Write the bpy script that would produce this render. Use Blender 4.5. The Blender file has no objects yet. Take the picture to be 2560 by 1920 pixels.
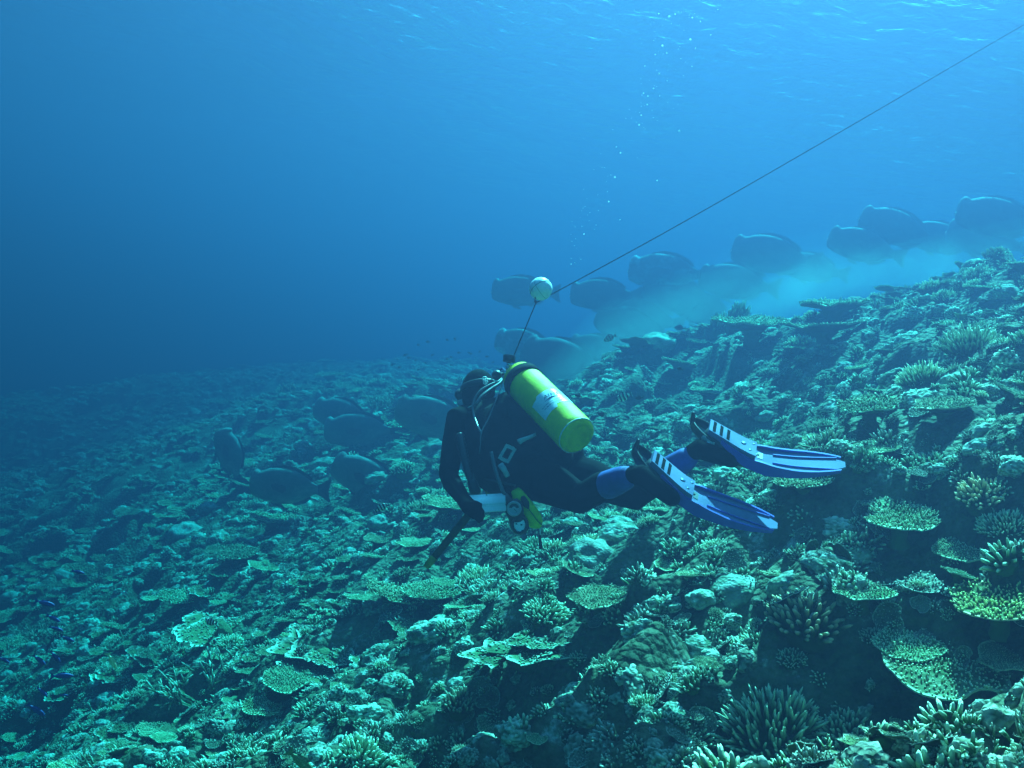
import bpy, math, random
import numpy as np
from mathutils import Vector, Matrix
R_ = math.radians
rng = np.random.default_rng(7)
random.seed(7)
SC = bpy.context.scene
COL = SC.collection

# ------------------------------------------------------------------ camera
ROLL = R_(12.0)
CR = np.array([math.cos(ROLL), 0, math.sin(ROLL)])
CU = np.array([-math.sin(ROLL), 0, math.cos(ROLL)])
CF = np.array([0.0, 1.0, 0.0])
FPX = 2489.0                                    # focal length in pixels of the 2560 px wide photograph
cam = bpy.data.cameras.new('camera')
cam.lens = 35.0; cam.sensor_width = 36.0; cam.clip_start = 0.05; cam.clip_end = 400
cam_o = bpy.data.objects.new('camera', cam)
M = Matrix.Identity(4)
for i in range(3):
    M[i][0] = CR[i]; M[i][1] = CU[i]; M[i][2] = -CF[i]
cam_o.matrix_world = M
COL.objects.link(cam_o); SC.camera = cam_o

# ------------------------------------------------------------------ light
SUN_DIR = np.array([0.10, 0.57, 0.81]); SUN_DIR /= np.linalg.norm(SUN_DIR)
el = math.asin(SUN_DIR[2]); az = math.atan2(SUN_DIR[0], SUN_DIR[1])
W = bpy.data.worlds.new('World'); SC.world = W; W.use_nodes = True
nt = W.node_tree; bg = nt.nodes['Background']; bg.inputs[1].default_value = 0.05
sky = nt.nodes.new('ShaderNodeTexSky'); sky.sky_type = 'NISHITA'; sky.sun_disc = False
sky.sun_elevation = el; sky.sun_rotation = az
nt.links.new(sky.outputs[0], bg.inputs[0])
sl = bpy.data.lights.new('sun', 'SUN'); sl.energy = 5.0; sl.angle = R_(0.5); sl.color = (1, 0.96, 0.9)
so = bpy.data.objects.new('sun', sl); COL.objects.link(so)
so.rotation_euler = Vector((-SUN_DIR).tolist()).to_track_quat('-Z', 'Y').to_euler()
vs = SC.view_settings
vs.view_transform = 'Standard'; vs.look = 'None'; vs.gamma = 1.0; vs.use_curve_mapping = False
vs.exposure = 3.5
SC.cycles.volume_bounces = 0
SC.cycles.max_bounces = 12; SC.cycles.diffuse_bounces = 2; SC.cycles.glossy_bounces = 2
SC.cycles.transparent_max_bounces = 96
SC.cycles.caustics_reflective = False; SC.cycles.caustics_refractive = False
SC.cycles.use_denoising = True
SURF_Z = 4.7                                    # water surface above the camera
WATER_SCATTER = (0.013, 0.0165, 0.0345)
WATER_ABSORB = (0.09, 0.60, 0.67)
WATER_DENSITY = 0.40
WATER_ANISO = 0.67

def P(px, py, d):
    return d * (CF + (px - 1280) / FPX * CR + (960 - py) / FPX * CU)
def project(p):
    p = np.asarray(p, float)
    d = p @ CF
    return 1280 + FPX * (p @ CR) / d, 960 - FPX * (p @ CU) / d, d
def unit(v):
    v = np.asarray(v, float); return v / max(np.linalg.norm(v), 1e-9)
def cvec(a, b, c):                              # a right, b up, c away
    return a * CR + b * CU + c * CF

# ------------------------------------------------------------------ object helpers
def tag(o, label=None, cat=None, group=None, kind=None):
    if label: o['label'] = label
    if cat: o['category'] = cat
    if group: o['group'] = group
    if kind: o['kind'] = kind
    return o
def empty(name, loc=(0, 0, 0), label=None, cat=None, group=None):
    o = bpy.data.objects.new(name, None); COL.objects.link(o); o.location = loc
    o.empty_display_size = 0.1
    return tag(o, label, cat, group)
def mesh(name, V, F, smooth=True, tip=None):
    me = bpy.data.meshes.new(name)
    V = np.asarray(V, float)
    if isinstance(F, tuple):                    # (loops, loop_start) arrays
        loops, starts = F
        me.vertices.add(len(V)); me.vertices.foreach_set('co', V.ravel())
        me.loops.add(len(loops)); me.loops.foreach_set('vertex_index', loops)
        me.polygons.add(len(starts)); me.polygons.foreach_set('loop_start', starts)
        me.update(calc_edges=True); me.validate()
    else:
        me.from_pydata([tuple(v) for v in V], [], [tuple(int(i) for i in f) for f in F])
        me.update()
    if smooth:
        me.polygons.foreach_set('use_smooth', np.ones(len(me.polygons), bool))
    if tip is not None:
        a = me.attributes.new('tip', 'FLOAT', 'POINT')
        a.data.foreach_set('value', np.asarray(tip, np.float32))
    return me
def obj(name, me, mat=None, parent=None, loc=None):
    o = bpy.data.objects.new(name, me); COL.objects.link(o)
    if mat is not None:
        if len(me.materials) == 0: me.materials.append(mat)
    if parent is not None: o.parent = parent
    if loc is not None: o.location = loc
    return o
class MB:
    """collects shapes for ONE mesh"""
    def __init__(s): s.V = []; s.F = []; s.T = []; s.n = 0
    def add(s, V, F, tip=None):
        V = np.asarray(V, float)
        s.F += [tuple(i + s.n for i in f) for f in F]
        s.V.append(V); s.n += len(V)
        s.T.append(np.zeros(len(V)) if tip is None else np.asarray(tip, float))
        return s
    def arrays(s): return np.concatenate(s.V), s.F, np.concatenate(s.T)
    def build(s, name, mat, parent=None, smooth=True, origin=None, tips=False):
        V, F, T = s.arrays()
        if origin is not None: V = V - np.asarray(origin)
        return obj(name, mesh(name, V, F, smooth, T if tips else None), mat, parent)
    def box(s, c, ax, ay, az):                  # centre and three half-axis vectors
        c = np.asarray(c, float)
        V = [c + i * np.asarray(ax) + j * np.asarray(ay) + k * np.asarray(az) for i in (-1, 1) for j in (-1, 1) for k in (-1, 1)]
        F = [(0, 1, 3, 2), (4, 6, 7, 5), (0, 4, 5, 1), (2, 3, 7, 6), (0, 2, 6, 4), (1, 5, 7, 3)]
        return s.add(V, F)
    def tube(s, pts, rad, seg=10, cap=True, ell=None, side=None):
        pts = np.asarray(pts, float); n = len(pts)
        rad = np.full(n, rad) if np.isscalar(rad) else np.asarray(rad, float)
        if len(rad) != n: rad = np.interp(np.linspace(0, 1, n), np.linspace(0, 1, len(rad)), rad)
        T = np.gradient(pts, axis=0); T /= np.maximum(np.linalg.norm(T, axis=1), 1e-9)[:, None]
        ref = np.asarray(side, float) if side is not None else (np.array([0, 0, 1.]) if abs(T[0][2]) < .9 else np.array([1., 0, 0]))
        V = []; a = np.linspace(0, 2 * np.pi, seg, endpoint=False)
        for i in range(n):
            x = ref - T[i] * (ref @ T[i]); x = unit(x); ref = x if side is None else ref
            y = np.cross(T[i], x)
            e = 1.0 if ell is None else (ell if np.isscalar(ell) else ell[i])
            V.append(pts[i] + rad[i] * (np.cos(a)[:, None] * x + e * np.sin(a)[:, None] * y))
        V = np.concatenate(V); F = []
        for i in range(n - 1):
            for j in range(seg):
                k = (j + 1) % seg
                F.append((i * seg + j, i * seg + k, (i + 1) * seg + k, (i + 1) * seg + j))
        if cap:
            V = np.concatenate([V, pts[:1], pts[-1:]]); b = n * seg
            for j in range(seg):
                k = (j + 1) % seg
                F.append((b, k, j)); F.append((b + 1, (n - 1) * seg + j, (n - 1) * seg + k))
        return s.add(V, F)
    def capsule(s, pts, rad, seg=14):           # tube with round ends
        pts = [np.asarray(p, float) for p in pts]; rad = list(rad)
        d0 = unit(pts[0] - pts[1]); d1 = unit(pts[-1] - pts[-2])
        A = [pts[0] + d0 * rad[0] * math.sin(t) for t in (1.45, 1.0, .5)]; ra = [rad[0] * math.cos(t) for t in (1.45, 1.0, .5)]
        B = [pts[-1] + d1 * rad[-1] * math.sin(t) for t in (.5, 1.0, 1.45)]; rb = [rad[-1] * math.cos(t) for t in (.5, 1.0, 1.45)]
        return s.tube(A + pts + B, ra + rad + rb, seg)
    def ball(s, c, ax, ay=None, az=None, seg=16, rings=10):
        c = np.asarray(c, float)
        if ay is None: r = ax; ax, ay, az = np.eye(3) * r
        V = []; F = []
        for i in range(rings + 1):
            t = math.pi * i / rings
            for j in range(seg):
                p = 2 * math.pi * j / seg
                V.append(c + math.sin(t) * (math.cos(p) * np.asarray(ax) + math.sin(p) * np.asarray(ay)) + math.cos(t) * np.asarray(az))
        for i in range(rings):
            for j in range(seg):
                k = (j + 1) % seg
                F.append((i * seg + j, (i + 1) * seg + j, (i + 1) * seg + k, i * seg + k))
        return s.add(V, F)
    def lathe(s, base, axis, prof, seg=32, ref=None):   # prof: (height, radius)
        axis = unit(axis); ref = np.array([0.3, 0.2, 1.]) if ref is None else ref
        x = unit(ref - axis * (ref @ axis)); y = np.cross(axis, x)
        V = []; F = []; n = len(prof)
        for h, r in prof:
            for j in range(seg):
                p = 2 * math.pi * j / seg
                V.append(base + axis * h + r * (math.cos(p) * x + math.sin(p) * y))
        for i in range(n - 1):
            for j in range(seg):
                k = (j + 1) % seg
                F.append((i * seg + j, i * seg + k, (i + 1) * seg + k, (i + 1) * seg + j))
        return s.add(V, F)
def spline(pts, n):                             # Catmull-Rom
    pts = np.asarray(pts, float); m = len(pts)
    q = np.concatenate([[2 * pts[0] - pts[1]], pts, [2 * pts[-1] - pts[-2]]])
    out = []
    for t in np.linspace(0, m - 1 - 1e-6, n):
        i = int(t); f = t - i
        a, b, c, d = q[i], q[i + 1], q[i + 2], q[i + 3]
        out.append(.5 * (2 * b + (c - a) * f + (2 * a - 5 * b + 4 * c - d) * f * f + (3 * b - a - 3 * c + d) * f ** 3))
    return np.array(out)

# ------------------------------------------------------------------ noise (numpy)
def _hash(ix, iy, iz, seed):
    n = (ix.astype(np.int64) * 374761393 + iy.astype(np.int64) * 668265263 + iz.astype(np.int64) * 2147483647 + seed * 974634777) & 0xffffffff
    n = ((n ^ (n >> 13)) * 1274126177) & 0xffffffff
    n = ((n ^ (n >> 16)) * 2246822519) & 0xffffffff
    return ((n ^ (n >> 15)) & 0xffffff) / float(0xffffff)
def vnoise(p, seed=0):
    p = np.asarray(p, float)
    if p.shape[1] == 2: p = np.c_[p, np.zeros(len(p))]
    i = np.floor(p).astype(np.int64); f = p - i; f = f * f * f * (f * (f * 6 - 15) + 10)
    out = 0
    for dx in (0, 1):
        for dy in (0, 1):
            for dz in (0, 1):
                w = (f[:, 0] if dx else 1 - f[:, 0]) * (f[:, 1] if dy else 1 - f[:, 1]) * (f[:, 2] if dz else 1 - f[:, 2])
                out = out + w * _hash(i[:, 0] + dx, i[:, 1] + dy, i[:, 2] + dz, seed)
    return out * 2 - 1
def fbm(p, oct=4, seed=0):
    a = 1.0; s = 0; p = np.asarray(p, float)
    for o in range(oct):
        s = s + a * vnoise(p * 2.03 ** o + 17.3 * o, seed + o); a *= .5
    return s
def worley(p, seed=0):                          # distance to the nearest feature point, 2D or 3D
    p = np.asarray(p, float); d2 = p.shape[1] == 2
    if d2: p = np.c_[p, np.zeros(len(p))]
    i = np.floor(p).astype(np.int64); best = np.full(len(p), 9.0)
    for dx in (-1, 0, 1):
        for dy in (-1, 0, 1):
            for dz in ((0,) if d2 else (-1, 0, 1)):
                cx, cy, cz = i[:, 0] + dx, i[:, 1] + dy, i[:, 2] + dz
                q = np.c_[cx + _hash(cx, cy, cz, seed), cy + _hash(cx, cy, cz, seed + 1), (p[:, 2] if d2 else cz + _hash(cx, cy, cz, seed + 2))]
                best = np.minimum(best, ((p - q) ** 2).sum(1))
    return np.sqrt(best)
def sstep(a, b, x):
    t = np.clip((x - a) / (b - a), 0, 1); return t * t * (3 - 2 * t)

# ------------------------------------------------------------------ materials
def new_mat(name):
    m = bpy.data.materials.new(name); m.use_nodes = True
    return m, m.node_tree, m.node_tree.nodes['Principled BSDF']
def mat(name, col, rough=.6, metal=0.0, spec=.4, var=0.0, scale=20.0, bump=0.0, bscale=60.0, coat=0.0):
    m, t, b = new_mat(name)
    b.inputs['Roughness'].default_value = rough; b.inputs['Metallic'].default_value = metal
    b.inputs['Specular IOR Level'].default_value = spec; b.inputs['Coat Weight'].default_value = coat
    b.inputs['Base Color'].default_value = (*col, 1)
    tc = t.nodes.new('ShaderNodeTexCoord')
    if var > 0:
        n = t.nodes.new('ShaderNodeTexNoise'); n.inputs['Scale'].default_value = scale; n.inputs['Detail'].default_value = 5
        n.inputs['Roughness'].default_value = .65
        r = t.nodes.new('ShaderNodeValToRGB')
        r.color_ramp.elements[0].position = .3; r.color_ramp.elements[1].position = .7
        r.color_ramp.elements[0].color = (*[c * (1 - var) for c in col], 1)
        r.color_ramp.elements[1].color = (*[min(1, c * (1 + var * .6)) for c in col], 1)
        t.links.new(tc.outputs['Object'], n.inputs['Vector']); t.links.new(n.outputs[0], r.inputs[0])
        t.links.new(r.outputs[0], b.inputs['Base Color'])
    if bump > 0:
        n2 = t.nodes.new('ShaderNodeTexNoise'); n2.inputs['Scale'].default_value = bscale; n2.inputs['Detail'].default_value = 4
        bp = t.nodes.new('ShaderNodeBump'); bp.inputs['Strength'].default_value = bump; bp.inputs['Distance'].default_value = .01
        t.links.new(tc.outputs['Object'], n2.inputs['Vector']); t.links.new(n2.outputs[0], bp.inputs['Height'])
        t.links.new(bp.outputs[0], b.inputs['Normal'])
    return m
def coral_mat(name, base, tipc, pos=.55, bscale=40.0, bump=.6, var=.35):
    """living tissue colour with pale growing tips and rims; each colony its own tone"""
    m, t, b = new_mat(name); N = t.nodes.new; L = t.links.new
    b.inputs['Roughness'].default_value = .9; b.inputs['Specular IOR Level'].default_value = .12
    at = N('ShaderNodeAttribute'); at.attribute_name = 'tip'
    oi = N('ShaderNodeObjectInfo'); tc = N('ShaderNodeTexCoord')
    geo = N('ShaderNodeNewGeometry')
    n = N('ShaderNodeTexNoise'); n.inputs['Scale'].default_value = 9; n.inputs['Detail'].default_value = 5
    L(geo.outputs['Position'], n.inputs['Vector'])
    ad = N('ShaderNodeMath'); ad.operation = 'MULTIPLY_ADD'; ad.inputs[1].default_value = .55
    L(n.outputs[0], ad.inputs[0]); ad.inputs[2].default_value = -.27
    ad2 = N('ShaderNodeMath'); ad2.operation = 'ADD'; L(at.outputs['Fac'], ad2.inputs[0]); L(ad.outputs[0], ad2.inputs[1])
    r = N('ShaderNodeValToRGB'); r.color_ramp.elements[0].position = pos - .4; r.color_ramp.elements[1].position = min(pos + .4, 1)
    r.color_ramp.elements[0].color = (*base, 1); r.color_ramp.elements[1].color = (*tipc, 1)
    L(ad2.outputs[0], r.inputs[0])
    hs = N('ShaderNodeHueSaturation')
    mr = N('ShaderNodeMapRange'); mr.inputs[3].default_value = 1 - var; mr.inputs[4].default_value = 1 + var
    L(oi.outputs['Random'], mr.inputs[0]); L(mr.outputs[0], hs.inputs['Value'])
    mu = N('ShaderNodeMath'); mu.operation = 'MULTIPLY'; mu.inputs[1].default_value = 7.31; L(oi.outputs['Random'], mu.inputs[0])
    fr = N('ShaderNodeMath'); fr.operation = 'FRACT'; L(mu.outputs[0], fr.inputs[0])
    mh = N('ShaderNodeMapRange'); mh.inputs[3].default_value = .46; mh.inputs[4].default_value = .55; L(fr.outputs[0], mh.inputs[0])
    L(mh.outputs[0], hs.inputs['Hue']); L(r.outputs[0], hs.inputs['Color']); L(hs.outputs[0], b.inputs['Base Color'])
    n2 = N('ShaderNodeTexVoronoi'); n2.inputs['Scale'].default_value = bscale
    L(geo.outputs['Position'], n2.inputs['Vector'])
    bp = N('ShaderNodeBump'); bp.inputs['Strength'].default_value = bump; bp.inputs['Distance'].default_value = .012
    L(n2.outputs['Distance'], bp.inputs['Height']); L(bp.outputs[0], b.inputs['Normal'])
    return m

# ------------------------------------------------------------------ water body, surface
def build_water():
    m = bpy.data.materials.new('sea_water'); m.use_nodes = True; t = m.node_tree
    t.nodes.clear()
    out = t.nodes.new('ShaderNodeOutputMaterial'); v = t.nodes.new('ShaderNodeVolumePrincipled')
    v.inputs['Color'].default_value = (*WATER_SCATTER, 1)
    v.inputs['Absorption Color'].default_value = (*WATER_ABSORB, 1)
    v.inputs['Density'].default_value = WATER_DENSITY
    v.inputs['Anisotropy'].default_value = WATER_ANISO
    for k in ('Density Attribute', 'Color Attribute', 'Temperature Attribute'):
        if k in v.inputs: v.inputs[k].default_value = ''
    t.links.new(v.outputs[0], out.inputs['Volume'])
    try: m.cycles.homogeneous_volume = True
    except Exception: pass
    b = MB(); b.box((0, 40, (SURF_Z + .5 - 19) / 2), (80, 0, 0), (0, 50, 0), (0, 0, (SURF_Z + .5 + 19) / 2))
    o = b.build('haze', m, smooth=False); tag(o, kind='stuff')
    # the rippled surface of the sea, seen from below
    n = 260; u = np.linspace(-1, 1, n); vv = np.linspace(0, 1, n)
    X, Y = np.meshgrid(np.sign(u) * np.abs(u) ** 1.8 * 78, -6 + vv ** 1.7 * 94)
    p = np.c_[X.ravel(), Y.ravel()]
    z = SURF_Z + .06 * fbm(p * .45, 3, 91) + .03 * fbm(p * np.array([1.6, 1.1]) + 5, 3, 95)
    z += .03 * np.sin(p @ np.array([.9, .5]) + 1.5 * vnoise(p * .3, 4))
    V = np.c_[p, np.minimum(z, SURF_Z + .3)]
    idx = np.arange(n * n).reshape(n, n)
    q = np.stack([idx[:-1, :-1], idx[:-1, 1:], idx[1:, 1:], idx[1:, :-1]], -1).reshape(-1, 4)
    me = mesh('water_surface', V, (q.ravel(), np.arange(len(q)) * 4))
    m2 = bpy.data.materials.new('water_surface'); m2.use_nodes = True; t = m2.node_tree; t.nodes.clear()
    N = t.nodes.new; L = t.links.new
    out = N('ShaderNodeOutputMaterial'); fr = N('ShaderNodeFresnel'); fr.inputs[0].default_value = 1.33
    tr = N('ShaderNodeBsdfTransparent'); gl = N('ShaderNodeBsdfGlossy'); gl.inputs['Roughness'].default_value = .08
    mx = N('ShaderNodeMixShader'); geo = N('ShaderNodeNewGeometry')
    n1 = N('ShaderNodeTexNoise'); n1.inputs['Scale'].default_value = 3.4; n1.inputs['Detail'].default_value = 5; n1.inputs['Distortion'].default_value = .6
    L(geo.outputs['Position'], n1.inputs['Vector'])
    bp = N('ShaderNodeBump'); bp.inputs['Strength'].default_value = .9; bp.inputs['Distance'].default_value = .085
    L(n1.outputs[0], bp.inputs['Height'])
    L(bp.outputs[0], fr.inputs['Normal']); L(bp.outputs[0], gl.inputs['Normal'])
    L(fr.outputs[0], mx.inputs[0]); L(tr.outputs[0], mx.inputs[1]); L(gl.outputs[0], mx.inputs[2]); L(mx.outputs[0], out.inputs[0])
    tag(obj('water_surface', me, m2), kind='structure')
build_water()

# ------------------------------------------------------------------ reef terrain
CTRL = [(-300, 1920, 10), (0, 1920, 8.4), (640, 1920, 5.3), (1280, 1920, 3.6), (1920, 1920, 2.8), (2560, 1920, 2.25), (2900, 1920, 2.1),
        (-300, 1600, 14.5), (0, 1600, 12.6), (640, 1600, 8.3), (1280, 1600, 5.3), (1920, 1600, 3.8), (2560, 1600, 3.0), (2900, 1600, 2.8),
        (-300, 1300, 23), (0, 1300, 20), (640, 1300, 13), (1280, 1300, 8.0), (1920, 1300, 5.4), (2560, 1300, 4.1), (2900, 1250, 3.8),
        (0, 1150, 29), (640, 1150, 18), (1280, 1150, 10), (1920, 1150, 7.0), (2560, 1100, 5.0),
        (0, 1070, 30), (640, 1050, 20), (1280, 1040, 13), (1920, 1020, 8.6), (2560, 930, 6.2),
        (640, 985, 29), (1280, 965, 17), (1750, 935, 10.8), (2200, 850, 8.8), (2560, 780, 7.8),
        (300, 1010, 40), (640, 955, 42), (1100, 925, 30), (1560, 905, 12.6), (1850, 835, 11.6), (2200, 755, 11.2), (2560, 690, 10.8), (2900, 620, 10.6)]
cp = np.array([P(*c) for c in CTRL])
far = np.array([(-40, 62, -13), (0, 62, -4.4), (-14, 50, -6.5), (30, 60, -1.0), (8, 22, -1.5), (14, 22, -.6), (4, 16.5, -1.25), (8, 15, -.9), (20, 14, 1.2), (14, 10, 1.3), (25, 30, 0), (12, 5, 1.2), (12, 0, 1.2),
                (-40, 30, -15), (-30, 10, -13), (-15, 8, -12), (-15, 0, -12), (0, 0, -1.7), (5, 0, -.4), (-5, 0, -5.4), (-60, 70, -16), (40, 70, 0)], float)
cp = np.concatenate([cp, far])
def _tps_k(r2): return np.where(r2 > 1e-12, .5 * r2 * np.log(np.maximum(r2, 1e-12)), 0)
_n = len(cp); _xy = cp[:, :2]
_K = _tps_k(((_xy[:, None] - _xy[None]) ** 2).sum(-1)) + .02 * np.eye(_n)
_A = np.zeros((_n + 3, _n + 3)); _A[:_n, :_n] = _K; _A[:_n, _n] = 1; _A[:_n, _n + 1:] = _xy; _A[_n, :_n] = 1; _A[_n + 1:, :_n] = _xy.T
_w = np.linalg.solve(_A, np.r_[cp[:, 2], 0, 0, 0])
def h0(p):
    out = np.empty(len(p))
    for s in range(0, len(p), 20000):
        q = p[s:s + 20000]
        out[s:s + 20000] = _tps_k(((q[:, None] - _xy[None]) ** 2).sum(-1)) @ _w[:_n] + _w[_n] + q @ _w[_n + 1:]
    return np.clip(out, -16, 2.6)
PITS = np.array([P(2390, 1540, 3.4)[:2], P(2150, 1420, 4.4)[:2], P(1600, 1880, 3.1)[:2], P(1180, 1800, 3.5)[:2], P(850, 1760, 4.1)[:2], P(1300, 1610, 4.6)[:2], P(2020, 1640, 3.6)[:2], P(2420, 1330, 4.2)[:2]])
PITR = np.array([.34, .05, .4, .42, .4, .45, .3, .4])
def height(p, detail=True):
    p = np.asarray(p, float); z = h0(p)
    z = z + .16 * fbm(p * .55, 2, 11)
    w1 = worley(p * 1.1 + .25 * vnoise(p * 2, 3)[:, None], 21)
    z += .42 * (1 - .55 * sstep(7.5, 11, p[:, 1])) * (.5 - np.minimum(w1, 1.0) ** 1.7)
    for c, r in zip(PITS, PITR):
        z -= .55 * np.exp(-(((p - c) ** 2).sum(1) / (r * r)) ** 1.5)
    z -= .30 * sstep(.25, .7, fbm(p * 1.1 + 40, 2, 33))
    if detail:
        w2 = worley(p * 4.2 + .3 * vnoise(p * 6, 5)[:, None], 41)
        z += .10 * (.5 - np.minimum(w2, 1) ** 1.3)
        w3 = worley(p * 11 + .3, 51)
        z += .035 * (.5 - np.minimum(w3, 1) ** 1.4)
        z += .03 * fbm(p * 7, 2, 61)
    return z
def build_terrain():
    nx, ny = 640, 560
    t = np.linspace(0, 1, ny); yy = 1.15 * np.exp(t * math.log((62 + 1.2) / 1.15)) - 1.2
    s = np.linspace(-1, 1, nx); s = .75 * s + .5 * s ** 5
    X = s[None, :] * (yy[:, None] + 2.6) * .86
    Y = np.repeat(yy[:, None], nx, 1)
    p = np.c_[X.ravel(), Y.ravel()]
    V = np.c_[p, height(p)]
    # push points a little sideways so the lumps overhang
    k = 3.0
    V[:, 0] += .05 * vnoise(V * k, 71); V[:, 1] += .05 * vnoise(V * k + 9, 72)
    idx = np.arange(nx * ny).reshape(ny, nx)
    q = np.stack([idx[:-1, :-1], idx[:-1, 1:], idx[1:, 1:], idx[1:, :-1]], -1).reshape(-1, 4)
    me = mesh('reef_ground', V, (q.ravel(), np.arange(len(q)) * 4))
    m, t, b = new_mat('reef_rock'); N = t.nodes.new; L = t.links.new
    b.inputs['Roughness'].default_value = .9; b.inputs['Specular IOR Level'].default_value = .15
    geo = N('ShaderNodeNewGeometry')
    n1 = N('ShaderNodeTexNoise'); n1.inputs['Scale'].default_value = 3.2; n1.inputs['Detail'].default_value = 9; n1.inputs['Roughness'].default_value = .72
    L(geo.outputs['Position'], n1.inputs['Vector'])
    r = N('ShaderNodeValToRGB'); e = r.color_ramp.elements
    e[0].position = .36; e[0].color = (.018, .032, .012, 1); e[1].position = .68; e[1].color = (.50, .50, .44, 1)
    x = e.new(.5); x.color = (.085, .10, .05, 1); x = e.new(.6); x.color = (.14, .15, .09, 1)
    L(n1.outputs[0], r.inputs[0]); L(r.outputs[0], b.inputs['Base Color'])
    v = N('ShaderNodeTexVoronoi'); v.inputs['Scale'].default_value = 26
    n2 = N('ShaderNodeTexNoise'); n2.inputs['Scale'].default_value = 30; n2.inputs['Detail'].default_value = 6
    L(geo.outputs['Position'], v.inputs['Vector']); L(geo.outputs['Position'], n2.inputs['Vector'])
    a = N('ShaderNodeMath'); a.operation = 'MULTIPLY_ADD'; a.inputs[1].default_value = -1.0
    L(v.outputs['Distance'], a.inputs[0]); L(n2.outputs[0], a.inputs[2])
    bp = N('ShaderNodeBump'); bp.inputs['Strength'].default_value = .9; bp.inputs['Distance'].default_value = .03
    L(a.outputs[0], bp.inputs['Height']); L(bp.outputs[0], b.inputs['Normal'])
    tag(obj('reef_ground', me, m), kind='structure')
build_terrain()
def normal(p):
    e = .12; p = np.asarray(p, float)
    hx = height(p + [e, 0], False) - height(p - [e, 0], False); hy = height(p + [0, e], False) - height(p - [0, e], False)
    n = np.c_[-hx, -hy, np.full(len(p), 2 * e)]
    return n / np.linalg.norm(n, axis=1)[:, None]
def ground_at(px, py, near=1.6, far=40):        # where the line of sight through a photo pixel meets the reef
    d = near * np.exp(np.linspace(0, 1, 1600) * math.log(far / near))
    pts = P(px, py, 1.0)[None] * d[:, None]
    below = pts[:, 2] < height(pts[:, :2], False)
    i = int(np.argmax(below)) if below.any() else len(d) - 1
    return pts[i]

# ------------------------------------------------------------------ coral generators (unit radius, built round the origin)
def fingers(base, dirs, length, r0, r1, seg=5, bend=0.0, rs=None):
    """many tapered round-tipped fingers as one vertex block"""
    rs = rs or rng
    base = np.asarray(base, float); n = len(base); dirs = dirs / np.linalg.norm(dirs, axis=1)[:, None]
    length = np.broadcast_to(length, (n,)); r0 = np.broadcast_to(r0, (n,)); r1 = np.broadcast_to(r1, (n,))
    ref = np.where(np.abs(dirs[:, 2:3]) < .9, [[0, 0, 1.]], [[1., 0, 0]])
    x = np.cross(ref, dirs); x /= np.linalg.norm(x, axis=1)[:, None]; y = np.cross(dirs, x)
    bd = rs.normal(size=(n, 3)) * bend
    lev = [(0, 1.0, 0), (.55, .8, .4), (.88, .62, .85), (1.0, 0, 1)]
    a = np.linspace(0, 2 * np.pi, seg, endpoint=False)
    V = np.empty((n, 3 * seg + 1, 3)); T = np.empty((n, 3 * seg + 1))
    for li, (t, k, tt) in enumerate(lev):
        c = base + dirs * (length * t)[:, None] + bd * (length * t * t)[:, None]
        if li < 3:
            r = r0 + (r1 - r0) * t if li < 2 else r1 * .85
            for j in range(seg):
                V[:, li * seg + j] = c + r[:, None] * (math.cos(a[j]) * x + math.sin(a[j]) * y); T[:, li * seg + j] = tt
        else:
            V[:, 3 * seg] = c; T[:, 3 * seg] = tt
    f = []
    for i in range(2):
        for j in range(seg):
            k = (j + 1) % seg; f.append((i * seg + j, i * seg + k, (i + 1) * seg + k, (i + 1) * seg + j))
    tf = [(2 * seg + j, 2 * seg + (j + 1) % seg, 3 * seg) for j in range(seg)]
    off = (np.arange(n) * (3 * seg + 1))[:, None, None]
    Fq = (np.array(f)[None] + off).reshape(-1, 4); Ft = (np.array(tf)[None] + off).reshape(-1, 3)
    return V.reshape(-1, 3), [tuple(q) for q in Fq.tolist()] + [tuple(q) for q in Ft.tolist()], T.ravel()
def outline(rs, lob=.16, notch=True):
    ph = rs.uniform(0, 6.28, 6); am = rs.uniform(.3, 1, 6) * lob
    na = rs.uniform(0, 6.28); nd = rs.uniform(.15, .45) if notch else 0
    def f(th):
        r = 1 + sum(am[k] / (1 + .35 * k) * np.sin((k + 2) * th + ph[k]) for k in range(6)) * .6
        dth = np.angle(np.exp(1j * (th - na)))
        return r * (1 - nd * np.exp(-(dth / .3) ** 2))
    return f
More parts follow.
